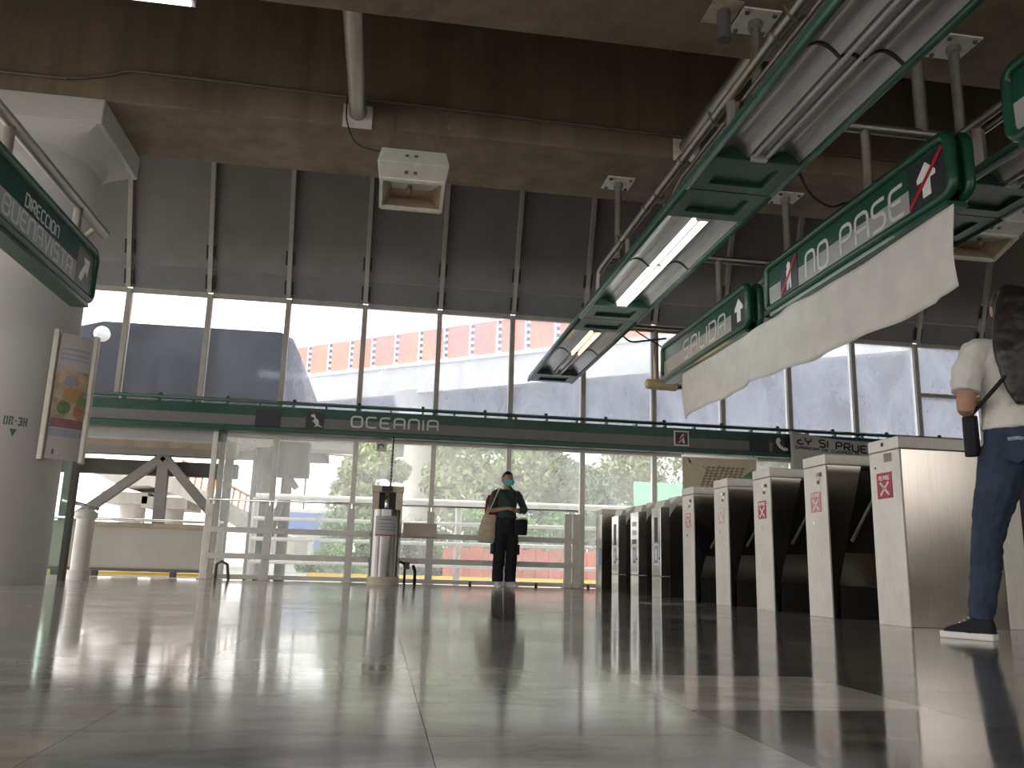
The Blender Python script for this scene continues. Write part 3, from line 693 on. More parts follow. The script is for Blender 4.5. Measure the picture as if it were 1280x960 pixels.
# ------------------------------------------------------------------ hanging double-faced signs
def rrect(y0, y1, z0, z1, r, n=5):
    out = []
    for cy, cz, a0 in ((y1-r, z1-r, 0), (y0+r, z1-r, 90), (y0+r, z0+r, 180), (y1-r, z0+r, 270)):
        for k in range(n+1): a = R(a0+90*k/n); out.append((cy+r*math.cos(a), cz+r*math.sin(a)))
    return out
def hanging_sign(name, label, xc, y0, y1, z0, z1, side, grey_from=.0, grey_to=.5):
    t = thing(name, label, 'sign', (xc, (y0+y1)/2, z0)); r = .035
    for dx in (-.055, .055):
        MB().tube([(xc+dx, a, b) for a, b in rrect(y0, y1, z0, z1, .075)], r, 10, True).build('frame', 'frame_green', t, True)
    B(xc-.05, xc+.05, y0+.03, y1-.03, z0+.03, z1-.03).build('core', 'sign_green', t)
    xf = xc+side*.058
    zm = z0+(z1-z0)*grey_to
    B(min(xf, xf-side*.01), max(xf, xf-side*.01), y0+.03, y1-.03, zm, z1-.035).build('green_face', 'sign_green', t)
    B(min(xf, xf-side*.01), max(xf, xf-side*.01), y0+.03, y1-.03, z0+.035, zm-.0005).build('grey_face', 'sign_grey', t)
    B(xc-.07, xc+.07, y0+.05, y1-.05, z0-.065, z0-.036).build('bottom_channel', 'frame_green', t)
    return t, xf
Z0, Z1 = 2.485, 2.865
# NO PASE
t, xf = hanging_sign('overhead_sign', 'long green overhead sign with struck-out arrow and no-entry wording', 3.25, 4.17, 6.60, Z0, Z1, -1, 0, .5)
L_ = (0, -1, 0)
letters('NO', t, 'letter_grey', (xf, 5.92, 2.545), L_, U, .20, .026, .28, .004, .34); letters('PASE', t, 'letter_grey', (xf, 5.40, 2.545), L_, U, .20, .026, .26, .004, .76)
p_ = flat(rect(0, .36, 0, .285), (xf, 4.575, 2.525), L_, U, .004).build('arrow_panel', 'pictogram_dark', t)
arrow = [(.14, .03), (.22, .03), (.22, .14), (.27, .14), (.27, .17), (.18, .255), (.09, .17), (.09, .14), (.14, .14)]
flat(arrow, (xf-.004, 4.575, 2.525), L_, U, .002).build('arrow', 'letter_white', p_)
MB().ribbon([(xf-.007, 4.565, 2.535), (xf-.007, 4.225, 2.80)], .03, .002, (-1, 0, 0)).build('strike', 'strike_red', p_)
p_ = flat(rect(0, .30, 0, .29), (xf, 6.35, 2.525), L_, U, .004).build('figure_panel', 'pictogram_dark', t)
flat([(.11, .03), (.135, .03), (.15, .12), (.165, .03), (.19, .03), (.185, .13), (.19, .19), (.175, .205), (.18, .24), (.15, .265), (.12, .24), (.125, .205), (.11, .19), (.115, .13)], (xf-.004, 6.35, 2.525), L_, U, .002).build('figure', 'letter_white', p_)
MB().ribbon([(xf-.007, 6.34, 2.535), (xf-.007, 6.06, 2.805)], .03, .002, (-1, 0, 0)).build('strike', 'strike_red', p_)
# SALIDA
t, xf = hanging_sign('overhead_sign', 'shorter green overhead exit sign with upward arrow beyond the no-entry sign', 3.25, 7.0, 9.39, Z0, Z1, -1, 0, .52)
letters('SALIDA', t, 'letter_grey', (xf, 8.68, 2.56), L_, U, .185, .024, .26, .004, 1.15)
p_ = flat(rect(0, .34, 0, .28), (xf, 7.38, 2.525), L_, U, .004).build('arrow_panel', 'pictogram_dark', t)
flat(arrow, (xf-.004, 7.38, 2.53), L_, U, .002).build('arrow', 'letter_white', p_)
# sign nearer the camera
hanging_sign('overhead_sign', 'green overhead sign in line with the no-entry sign, past its struck-out arrow', 3.25, 1.6, 3.68, Z0+.06, Z1+.08, -1)
# BUENAVISTA
t, xf = hanging_sign('direction_sign', 'green and grey direction sign with diagonal arrow hung in front of column', -2.53, 3.6, 7.13, 2.30, 2.715, 1, 0, .5)
Rp = (0, 1, 0)
letters('DIRECCION', t, 'letter_grey', (xf, 5.72, 2.535), Rp, U, .085, .013, .3, .003, .60)
letters('BUENAVISTA', t, 'letter_grey', (xf, 5.42, 2.365), Rp, U, .125, .02, .28, .003, 1.22)
p_ = flat(rect(0, .33, 0, .30), (xf, 6.74, 2.345), Rp, U, .003).build('arrow_panel', 'band_grey', t)
flat([(.08, .05), (.12, .04), (.20, .15), (.24, .11), (.26, .25), (.13, .24), (.17, .20), (.08, .09)], (xf+.003, 6.74, 2.35), Rp, U, .003).build('arrow', 'letter_white', p_)
MB().tube([(-2.53, 3.6, 3.0), (-2.53, 7.42, 3.0)], .045, 14).build('hanger_tube', 'pipe_metal', t, 'auto')
for y in (5.48, 6.78, 4.2): MB().tube([(-2.53, y, 2.70), (-2.53, y, 2.98)], .035, 12).build('hanger_post', 'pipe_metal', t, 'auto')
MB().tube([(-2.53, 7.25, 3.0), (-2.9, 7.8, 3.0)], .035, 12).build('column_arm', 'pipe_metal', t, 'auto')
# white cloth tied under the signs
vs = []; fs_ = []; NY, NZ = 90, 14
for i in range(NY+1):
    y = 8.78-(8.78-4.19)*i/NY
    sag = .05*math.sin(math.pi*(y-4.19)/(6.36-4.19))**2 if y < 6.36 else .03*math.sin(math.pi*(y-6.36)/2.42)**2
    top = 2.415-sag*.5; bot = 1.90-.03*math.sin((y-4.19)*1.4)+(.02 if y < 4.4 else 0)
    for j in range(NZ+1):
        s_ = j/NZ; z = top+(bot-top)*s_
        fold = .035*s_*math.sin(y*4.2+s_*1.2)+.02*math.sin((y-6.36)*9)*math.exp(-abs(y-6.36)*1.6)+.012*math.sin(y*11+s_*5)*s_
        vs.append((3.205+fold-.05*s_*math.exp(-((y-6.3)/.5)**2), y+.03*s_*math.sin(y*2), z))
for i in range(NY):
    for j in range(NZ): a = i*(NZ+1)+j; fs_.append((a, a+1, a+NZ+2, a+NZ+1))
wc = MB().add(vs, fs_).build('cloth_banner', 'banner_cloth', None, True); sm = wc.modifiers.new('thick', 'SOLIDIFY'); sm.thickness = .003
tag(wc, 'long blank off-white cloth banner tied under the overhead signs', 'banner')

# ------------------------------------------------------------------ lamp rows
LZ = 2.95
def lamp_module(xc, y0, mode, label):
    t = thing('trough_lamp', label, 'lamp', (xc, y0+1.645, LZ), 'green trough lamps in rows'); y1 = y0+3.29; hw = .32
    for sx in (-1, 1): MB().tube([(xc+sx*hw, y0+.004, LZ+.01), (xc+sx*hw, y1-.004, LZ+.01)], .026, 10).build('side_rail', 'lamp_green', t, True)
    B(xc-hw+.05, xc+hw-.05, y0+.004, y1-.004, LZ+.105, LZ+.12).build('top_cover', 'lamp_green', t)
    for sx in (-1, 1): B(xc+sx*hw-.012, xc+sx*hw+.012, y0+.004, y1-.004, LZ+.02, LZ+.065).build('side_plate', 'lamp_green', t)
    for a, b in ((y0+.004, y0+.475), (y1-.475, y1-.004)):
        # framed end panel with a recessed centre
        pm = MB(); x0, x1 = xc-hw+.02, xc+hw-.02
        pm.box(x0, x0+.10, a, b, LZ, LZ+.03); pm.box(x1-.10, x1, a, b, LZ, LZ+.03)
        pm.box(x0+.10, x1-.10, a, a+.10, LZ, LZ+.03); pm.box(x0+.10, x1-.10, b-.10, b, LZ, LZ+.03)
        pm.box(x0+.10, x1-.10, a+.10, b-.10, LZ+.03, LZ+.04)
        pm.build('end_panel', 'lamp_green', t)
    ym = (y0+y1)/2
    for a, b in ((y0+.48, ym-.012), (ym+.012, y1-.48)):
        prof = []
        for k in range(25):
            u = k/24; xx = xc-hw+.02+u*(2*hw-.04); d = abs(u-.5)*2      # 0 centre .. 1 edge
            zz = LZ+.02+.07*(math.sin(math.pi*min(1, max(0, (1-d)*.98/.75))) if d > .25 else 1e-9)+(.03*(1-d/.25) if d <= .25 else 0)
            prof.append((xx, zz))
        ring = lambda y: [(p[0], y, p[1]) for p in prof]+[(p[0], y, p[1]+.004) for p in prof[::-1]]
        MB().loft([ring(a), ring(b)]).build('reflector', 'reflector', t, 'auto')
    ring = lambda y: [(p[0], y, p[1]-.006) for p in prof]+[(p[0], y, p[1]+.004) for p in prof[::-1]]
    MB().loft([ring(ym-.0115), ring(ym+.0115)]).build('gap_shade', 'dark_recess', t)  # dark strip paints in the shade of the open gap between reflector halves
    spans = [((y0+.52, y1-.52), 'tube_cool' if mode == 'cool' else 'tube_off')] if mode != 'half' else [((y0+.52, ym-.03), 'tube_warm'), ((ym+.03, y1-.52), 'tube_off')]
    for (a, b), m in spans:
        for dx in (-.042, .042): MB().tube([(xc+dx, a, LZ+.012), (xc+dx, b, LZ+.012)], .0135, 10).build('tube', m, t, True)
    for y in (y0+.476, y1-.484): B(xc-hw+.03, xc+hw-.03, y, y+.008, LZ+.001, LZ+.085).build('end_lip', 'lamp_green', t)
    for y in (y0+.50, y1-.50): B(xc-.055, xc+.055, y-.02, y+.02, LZ-.008, LZ+.05).build('socket', 'socket_white', t, bevel=.004)
    return t
for xc, row in ((2.34, 'first'), (4.20, 'second')):
    for k, y0 in enumerate((8.69, 5.395, 2.10)):
        if row == 'first':
            lb = ('green trough lamp with one warm glowing tube pair at the window end', 'green trough lamp with two bright cool-white tubes lit', 'unlit green trough lamp next to the lamp with bright cool-white tubes')[k]
            md = ('half', 'cool', 'off')[k]
        else:
            lb = ('unlit green trough lamp at the window end of the row behind the overhead signs', 'unlit green trough lamp in the row behind the exit sign and white cloth', 'unlit green trough lamp in the row just behind the no-entry sign')[k]; md = 'off'
        lamp_module(xc, y0, md, lb)

# ------------------------------------------------------------------ pipework that carries lamps and signs
def carrier(x, label):
    xh = x; x = x-.13
    t = thing('carrier_pipe', label, 'pipe', (x, 5.5, 3.12))
    MB().tube([(x, 1.5, 3.48), (x, 8.50, 3.48), (x, 8.60, 3.46), (x, 8.63, 3.38), (x, 8.63, 3.08)], .035, 12).build('main_tube', 'pipe_metal', t, 'auto')
    for y in (2.6, 5.05, 7.6): MB().tube([(x+.03, y, 3.07), (x+.03, y, 3.48)], .03 if y != 5.05 else .05, 10).build('drop_tube', 'pipe_metal', t, 'auto')
    for y in (4.3, 5.95, 6.9): MB().tube([(x, y, 3.48), (x, y+.05, 3.48)], .046, 14).build('coupling', 'pipe_metal', t, 'auto')
    MB().tube([(x+.085, 1.5, 3.45), (x+.085, 6.2, 3.45), (x+.085, 6.4, 3.40), (x+.085, 6.45, 3.12)], .022, 8).build('conduit', 'pipe_metal', t, 'auto')
    for y in (4.1, 5.3, 6.6, 7.7): MB().tube([(x-.05, y, 3.52), (x-.02, y, 3.45), (x+.02, y, 3.43), (x+.06, y, 3.46)], .010, 6).build('clamp', 'truss_dark', t)
    for y in (5.42, 8.30): MB().tube([(x+.03, y, 3.48), (xh-.038, y, 3.48)], .025, 8).build('arm', 'pipe_metal', t)
    return t
carrier(2.34, 'long steel pipe running above the lamp row with lit tubes')
carrier(4.20, 'long steel pipe running above the unlit lamp row behind the signs')
def hanger(x, y, label):
    t = thing('ceiling_hanger', label, 'hanger', (x, y, 3.47), 'bolted ceiling hangers')
    B(x-.15, x+.15, y-.15, y+.15, 4.385, 4.4).build('plate', 'plate_white', t)
    for a in (-.11, .11):
        for b in (-.11, .11): MB().tube([(x+a, y+b, 4.368), (x+a, y+b, 4.386)], .018, 6).build('bolt', 'truss_dark', t)
    MB().tube([(x, y, 3.47), (x, y, 4.385)], .04, 14).build('pole', 'pipe_metal', t, 'auto')
    MB().tube([(x, y, 4.33), (x, y, 4.385)], .055, 14).build('collar', 'pipe_metal', t, 'auto')
    MB().tube([(x, y, 3.52), (x, y, 3.56)], .05, 14).build('ring', 'pipe_metal', t, 'auto')
hanger(2.34, 8.32, 'steel hanger with white bolted plate above the lamp with lit tubes')
hanger(4.26, 8.29, 'steel hanger with white bolted plate between lamp row and no-entry sign')
hanger(2.60, 5.42, 'steel hanger with scuffed white plate beside a short open pipe stub')
hanger(4.26, 5.42, 'steel hanger above the unlit lamp row behind the no-entry sign')
t = thing('pipe_stub', 'short open pipe stub pointing down from a scraped plaster patch', 'pipe', (2.32, 5.35, 4.17))
MB().tube([(2.32, 5.35, 4.15), (2.32, 5.35, 4.4)], .05, 16).build('pipe', 'truss_dark', t, 'auto'); B(2.2, 2.43, 5.22, 5.5, 4.392, 4.3995).build('plaster_patch', 'plaster_old', t)
def cross(y, z, x0, x1, label, drops, post=None):
    t = thing('cross_pipe', label, 'pipe', ((x0+x1)/2, y, z-.5))
    MB().tube([(x0, y, z), (x1, y, z)], .04, 12).build('tube', 'pipe_metal', t, 'auto')
    for x, zb in drops: MB().tube([(x, y, zb), (x, y, z)], .035, 12).build('drop_tube', 'pipe_metal', t, 'auto')
    if post: MB().tube([(post, y, z), (post, y, 4.4)], .045, 12).build('riser', 'pipe_metal', t, 'auto')
cross(5.1, 3.40, 2.32, 4.03, 'steel cross pipe holding the no-entry sign with riser to ceiling', [(3.25, 2.905)], 3.70)
cross(7.8, 3.40, 2.32, 4.03, 'steel cross pipe holding the exit sign', [(3.25, 2.905)])
cross(9.9, 3.24, 2.32, 4.03, 'dark cross pipe past the far end of the exit sign', [(3.27, 2.60)], None)
cross(3.3, 3.40, 2.32, 4.03, 'steel cross pipe carrying the overhead sign past the struck-out arrow', [(3.25, 2.98)], None)
t = thing('tube_spotlight', 'small cream cylindrical lamp on the pole past the exit sign', 'lamp', (3.35, 9.9, 2.46))
MB().tube([(3.14, 9.9, 2.535), (3.16, 9.9, 2.535), (3.52, 9.9, 2.525), (3.54, 9.9, 2.525)], [.05, .065, .065, .05], 16).build('body', 'cream_lamp', t, 'auto')
MB().tube([(3.27, 9.9, 2.57), (3.27, 9.9, 2.604)], .05, 12).build('neck', 'cream_lamp', t, 'auto')
def cable(pts, label, r=.009, n=10, name='cable'):
    P = [Vector(p) for p in pts]; out = []
    for i in range(len(P)-1):
        p0, p1, p2, p3 = P[max(i-1, 0)], P[i], P[i+1], P[min(i+2, len(P)-1)]
        for k in range(n):
            t_ = k/n; out.append(.5*((2*p1)+(-p0+p2)*t_+(2*p0-5*p1+4*p2-p3)*t_*t_+(-p0+3*p1-3*p2+p3)*t_**3))
    out.append(P[-1]); return tag(MB().tube(out, r, 6).build(name, 'cable_black', None, True), label, 'cable')
cable([(3.36, 9.85, 2.60), (3.42, 9.8, 2.74), (3.38, 9.82, 2.95), (3.1, 9.83, 3.12), (3.0, 9.85, 3.19)], 'black lead looping from the cream lamp up to the dark cross pipe')
cable([(2.66, 5.0, 3.0), (2.8, 5.1, 2.86), (3.0, 5.2, 2.82), (3.15, 5.25, 2.88), (3.25, 5.3, 2.93)], 'thin black cable sagging from lamp row to the no-entry sign')
cable([(2.68, 9.5, 3.06), (2.85, 9.6, 2.98), (3.0, 9.5, 2.97), (3.2, 9.3, 2.96)], 'thin black cable running past the warm lamp to the exit sign', .012)
# big ducts between beams and the long conduit
def duct(x, z, label):
    t = thing('drain_pipe', label, 'pipe', (x, 6.8, z-.08), 'drain pipes between the beams')
    MB().tube([(x, 5.915, z), (x, 7.66, z)], .082, 20).build('pipe', 'pipe_metal', t, 'auto')
    B(x-.14, x+.14, 7.645, 7.664, z-.15, z+.085).build('mortar_collar', 'plate_white', t)
duct(-.455, 4.53, 'grey drain pipe between beams above the floodlight'); duct(2.875, 4.53, 'grey drain pipe between beams alongside the lamp hangers')
cn = [(-8.9, 7.64, 4.57), (-3.7, 7.64, 4.575), (-3.1, 7.64, 4.585), (-2.75, 7.64, 4.66), (-2.6, 7.64, 4.715), (-2.3, 7.64, 4.72), (-.5, 7.64, 4.69), (2.75, 7.64, 4.64), (9, 7.64, 4.60)]
c_ = cable(cn, 'thin grey conduit clipped along the dark beam face', .016, 8, 'conduit'); c_.data.materials[0] = M['conduit_grey']
cable([(-.56, 7.6, 4.68), (-.55, 7.55, 4.4), (-.45, 7.5, 4.15), (-.28, 7.45, 4.06), (-.16, 7.4, 4.04)], 'black lead curling from the drain pipe down to the floodlight', .007)

# ------------------------------------------------------------------ floodlights
def flood(xc, label, open_to):
    t = thing('floodlight', label, 'floodlight', (xc, 7.35, 3.54), 'white floodlights')
    w0, w1 = .29, .32
    A = [(7.62, 3.93), (7.1, 3.92), (7.0, 3.74), (7.15, 3.655)]
    mb = MB()
    def ring(w, p): return [(xc-w, p[0], p[1]), (xc+w, p[0], p[1])]
    v = [ring(w0, A[0]), ring(w0, A[1]), ring(w1, A[2]), ring(w1-.02, A[3])]
    V = [q for r_ in v for q in r_]+[(xc-w1+.03, 7.62, 3.70), (xc+w1-.03, 7.62, 3.70)]
    mb.add(V, [(0, 1, 3, 2), (2, 3, 5, 4), (4, 5, 7, 6), (6, 7, 9, 8), (8, 9, 1, 0), (0, 2, 4, 6, 8), (1, 9, 7, 5, 3)]).build('housing', 'flood_white', t, bevel=.008)
    # open hood: frame around the aperture, reflector and bulb
    fr = MB(); a = (7.16, 3.65); b = (7.52, 3.53); w = .28
    for p, q in (((xc-w, *a), (xc-w, *b)), ((xc+w, *a), (xc+w, *b)), ((xc-w, *b), (xc+w, *b)), ((xc-w, *a), (xc+w, *a))): fr.bar(p, q, .03, .03, (0, .3, 1))
    fr.build('aperture_frame', 'flood_white', t)
    MB().add([(xc-w, *a), (xc+w, *a), (xc+w, *b), (xc-w, *b), (xc-.18, 7.22, 3.69), (xc+.18, 7.22, 3.69), (xc+.18, 7.58, 3.67), (xc-.18, 7.58, 3.67)],
             [(0, 1, 5, 4), (1, 2, 6, 5), (2, 3, 7, 6), (3, 0, 4, 7), (4, 5, 6, 7)]).build('reflector', 'flood_inside', t)
    MB().ellipsoid((xc-.02, 7.32, 3.635), (.028, .028, .05), 12, 8).build('bulb', 'conduit_grey', t, True)
    for dx in (-.04, .04):
        for p in ((7.047, 3.83), (7.085, 3.69)):
            up_ = p[1] > 3.8; d = Vector((0, .1, .18)).normalized() if up_ else Vector((0, .15, -.085)).normalized()
            c = Vector((xc+dx-.02, p[0], p[1])); MB().poly3([c+Vector((i*.016, 0, 0))+d*j*.016 for i, j in ((-1, -1), (1, -1), (1, 1), (-1, 1))], (0, -1, .5 if up_ else -1.6), .004).build('vent', 'conduit_grey', t)
    for dx in (-.22, .22): B(xc+dx-.02, xc+dx+.02, 7.645, 7.66, 3.90, 4.56).build('strap', 'beam_concrete', t); 
    for dx in (-.22, .22): B(xc+dx-.02, xc+dx+.02, 7.5, 7.66, 3.925, 3.94).build('strap_foot', 'plate_white', t)
flood(.10, 'white box floodlight strapped to beam above the dark panels', 0)
flood(5.87, 'white box floodlight past the no-entry sign above the woman', 0)
# ceiling fixture peeking in at the top
t = thing('ceiling_light', 'bright fluorescent ceiling panel between the beams above the column', 'lamp', (-1.95, 5.5, 4.25))
B(-2.9, -1.6, 5.25, 5.93, 4.30, 4.40).build('housing', 'socket_white', t); B(-2.85, -1.63, 5.28, 5.91, 4.29, 4.30).build('diffuser', 'ceiling_panel_lit', t)

# ------------------------------------------------------------------ outside: ground, footbridge, overpass, trees, street
g_ = skind(MB().add([(-160, 12.35, -.21), (160, 12.35, -.21), (160, 260, -.21), (-160, 260, -.21)], [(0, 1, 2, 3)]).build('ground', 'asphalt'))
skind(MB().add([(-160, -120, -.31), (-9, -120, -.31), (-9, 12.35, -.31), (-160, 12.35, -.31)], [(0, 1, 2, 3)]).build('ground_side', 'asphalt'))
skind(B(-9, -2.3, 12.35, 16.5, -.3, -.02).build('trim_2', 'pale_concrete'))
# footbridge truss and parapet in the left opening
tt = thing('footbridge_truss', 'grey steel footbridge truss with splayed diagonals in the left opening', 'truss', (-3.4, 13.6, .75))
B(-5.6, -2.3, 13.61, 13.85, 1.80, 1.91).build('top_chord', 'truss_steel', tt); B(-5.6, -2.3, 13.7, 13.95, 1.91, 2.07).build('deck_edge', 'chord_cream', tt)
B(-5.6, -2.3, 13.9, 14.1, 1.52, 1.74).build('rear_chord', 'truss_dark', tt)
for q in ((-4.55, .80), (-2.50, .86), (-5.7, .9)):
    MB().bar((-3.36 if q[0] > -5 else -4.9, 13.69, 1.79), (q[0], 13.69, q[1]), .13, .13, (0, 1, 0)).build('diagonal', 'truss_steel', tt)
MB().bar((-3.36, 13.69, 1.79), (-3.34, 13.69, .76), .16, .12, (0, 1, 0)).build('post', 'truss_steel', tt)
B(-4.75, -4.60, 13.62, 13.76, -.02, 1.80).build('post', 'truss_dark', tt); B(-2.44, -2.33, 13.62, 13.76, -.02, 1.80).build('post', 'truss_dark', tt)
pt = thing('parapet', 'low cream metal parapet with handrail below the footbridge truss', 'parapet', (-3.5, 13.5, -.02))
B(-5.6, -2.33, 13.45, 13.55, .10, .70).build('panel', 'parapet_paint', pt); B(-5.6, -2.33, 13.4, 13.6, .70, .76).build('coping', 'chord_cream', pt)
B(-5.6, -2.33, 13.42, 13.58, .055, .10).build('bottom_angle', 'truss_dark', pt)
MB().tube([(-5.6, 13.38, .80), (-2.33, 13.38, .80)], .024).build('handrail', 'chrome', pt, True)
for x in (-5.2, -4.1, -3.0): B(x-.04, x+.04, 13.46, 13.54, -.02, .056).build('foot', 'truss_dark', pt)
for x in (-4.9, -3.5, -2.5): MB().bar((x, 13.39, .76), (x, 13.39, .80), .02, .02).build('rail_pin', 'chrome', pt)
ys = tag(B(-5.6, -2.3, 14.6, 14.8, -.02, .03).build('kerb_strip', 'kerb_yellow'), 'yellow kerb strip seen under the cream parapet', 'kerb')
# covered bridge housing beyond the upper left glass
bh = thing('bridge_housing', 'dark rounded footbridge housing outside the upper left glass', 'building', (-4.0, 16, -.21))
MB().prism([(-9.0, 2.72), (-1.38, 2.72), (-1.42, 3.1), (-1.55, 3.75), (-1.68, 4.02), (-1.9, 4.13), (-4.8, 4.12), (-5.2, 4.0), (-9.0, 3.9)], 'y', 14.6, 22).build('shell', 'bridge_dark', bh, 'auto')
B(-9, -.5, 14.7, 15.2, 2.14, 2.28).build('deck', 'ramp_concrete', bh); B(-9, -1.45, 14.8, 15.2, 2.28, 2.72).build('side_wall', 'bridge_dark', bh)
B(-1.76, -1.24, 14.35, 14.69, 1.63, 2.2).build('cabinet', 'bridge_dark', bh)
for x, y, r in ((-1.62, 14.85, .09), (-2.05, 14.95, .17), (-7.6, 15.05, .14)): MB().tube([(x, y, -.21), (x, y, 2.15)], r, 16).build('support', 'bridge_dark', bh, 'auto')
MB().bar((-1.9, 14.55, .15), (-1.45, 14.55, 2.12), .10, .09, (0, 1, 0)).build('brace', 'truss_steel', bh); MB().bar((-1.42, 14.55, 1.45), (-1.9, 14.55, 2.12), .10, .09, (0, 1, 0)).build('brace', 'truss_steel', bh)
for x in (-4.0, -2.9): B(x-.3, x+.3, 14.5, 14.6, 2.60, 2.68).build('lamp_reflection', 'tube_warm', bh)  # glowing boxes imitate the yellow reflection of a lamp glow
MB().ellipsoid((-4.75, 14.45, 3.86), (.13, .13, .13), 16, 10).build('globe_lamp', 'globe_lit', bh, True)
# curved ramp behind the truss
rp = thing('ramp', 'pale curved concrete ramp with orange balusters seen through the truss', 'ramp', (-6, 24, -.21))
MB().prism([(-9, 2.9), (-7.7, 2.45), (-6.9, 2.1), (-6.2, 2.15), (-5.4, 1.9), (-4.6, 1.55), (-3.6, 1.0), (-2.6, .3), (-2.6, 1.0), (-3.6, 1.55), (-4.6, 2.0), (-5.4, 2.35), (-6.2, 2.55), (-7.7, 2.9), (-9, 3.3)], 'y', 24, 27.5).build('deck', 'ramp_concrete', rp)
for x, z in ((-6.95, 2.2), (-5.9, 2.1)):
    MB().tube([(x, 25.5, -.21), (x, 25.5, z-.2)], .35, 20).build('pier', 'ramp_concrete', rp, 'auto'); B(x-.6, x+.6, 24.6, 26.6, z-.5, z-.2).build('pier_cap', 'ramp_concrete', rp)
def rz(x): return 2.3+(x+5.3)*-.48
for k in range(16):
    x = -5.4+k*.17; MB().bar((x, 24.1, rz(x)-.05), (x+.04, 24.1, rz(x)+.48), .05, .05, (0, 1, 0)).build('baluster', 'orange_rail', rp)
MB().bar((-5.45, 24.1, rz(-5.45)+.5), (-2.8, 24.1, rz(-2.8)+.5), .07, .05, (0, 1, 0)).build('baluster_rail', 'orange_rail', rp)
# overpass
u = Vector((11.05, -10, 0)).normalized(); nrm = Vector((-u.y, u.x, 0)); o0 = Vector((-4.45, 44, 0))
if nrm.y < 0: nrm = -nrm
def ov(s, d, z): p = o0+u*s+nrm*d; return (p.x, p.y, z-.022*s)
op = thing('overpass', 'concrete road overpass with orange panelled railing crossing behind the glass', 'overpass', (o0+u*8)[:2]+(-.21,))
def slab(s0, s1, d0, d1, z0, z1, n, m, q=4):
    rings = []
    for k in range(q+1):
        s = s0+(s1-s0)*k/q; rings.append([ov(s, d0, z0), ov(s, d1, z0), ov(s, d1, z1), ov(s, d0, z1)])
    return MB().loft(rings).build(n, m, op)
S0, S1 = -14, 46
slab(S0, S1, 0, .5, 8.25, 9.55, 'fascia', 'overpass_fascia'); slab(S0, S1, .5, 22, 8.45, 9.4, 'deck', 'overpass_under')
slab(S0, S1, -.1, .55, 9.55, 9.70, 'kerb', 'overpass_white'); slab(S0, S1, .02, .14, 11.32, 11.46, 'top_rail', 'overpass_white')
sp = 1.49; n = int((S1-S0)/sp)
for k in range(n):
    s = .25+sp*(k-9)
    if s > S1-2: break
    MB().bar(ov(s, .08, 9.7), ov(s, .08, 11.33), .15, .15, (0, 1, 0)).build('rail_post', 'overpass_white', op)
    for q in range(5):
        a = ov(s+.13, .05, 9.85+q*.3); b = ov(s+.13, .05, 10.0+q*.3)
        MB().bar(a, b, .12, .06, (0, 1, 0)).build('marker_dash', 'bridge_dark', op)
    MB().loft([[ov(s+e, .06, 9.75), ov(s+e, .10, 9.75), ov(s+e, .10, 11.25), ov(s+e, .06, 11.25)] for e in (.2, sp-.1)]).build('rail_panel', 'overpass_orange', op)
for s, d in ((7.06, 1.4), (34, 5)):
    p = ov(s, d, 0); MB().lathe([(.85, -.21), (.85, 6.6), (1.6, 8.4-.022*s)], (p[0], p[1], 0), 28).build('pillar', 'overpass_fascia', op, 'auto')
# trees and shrubs
def tree(name, label, x, y, h, r, zc, leaf, n, cat='tree', group=None, seedv=1, size=.22, trunk=True):
    rg = random.Random(seedv); t = thing(name, label, cat, (x, y, -.21), group)
    blobs = []
    for k in range(9): a = rg.uniform(0, 6.28); q = rg.uniform(.15, .75); blobs.append((x+r*q*math.cos(a), y+r*q*math.sin(a)*.7, zc+(h-zc)*rg.uniform(-.75, .75), r*rg.uniform(.32, .6)))
    vs = []; fs = []
    for k in range(n):
        b = rg.choice(blobs)
        d = Vector((rg.gauss(0, 1), rg.gauss(0, 1), rg.gauss(0, 1))).normalized()*b[3]*rg.uniform(.55, 1.08)
        c = Vector(b[:3])+Vector((d.x, d.y, d.z*.8)); c.z = max(c.z, .0)
        a = Vector((rg.gauss(0, 1), rg.gauss(0, 1), rg.gauss(0, .7))).normalized(); e = a.orthogonal().normalized()
        e.rotate(Matrix.Rotation(rg.uniform(0, 6.28), 3, a)); f_ = a.cross(e); w = size*rg.uniform(.6, 1.3)
        i = len(vs); vs += [c-e*w, c+f_*w*.5, c+e*w, c-f_*w*.5]; fs.append((i, i+1, i+2, i+3))
    o = MB().add(vs, fs).build('foliage', leaf, t); o['kind'] = 'stuff'
    if trunk:
        MB().tube([(x, y, -.21), (x+.05, y, zc*.5), (x-.04, y, zc), (x+.1, y, zc+(h-zc)*.6)], [h*.035, h*.028, h*.02, h*.008], 10).build('trunk', 'bark', t, True)
        for b in blobs[:5]: MB().tube([(x, y, zc*.8), (b[0]*.6+x*.4, b[1]*.6+y*.4, b[2]-.2), b[:3]], [h*.014, h*.01, h*.005], 6).build('branch', 'bark', t, True)
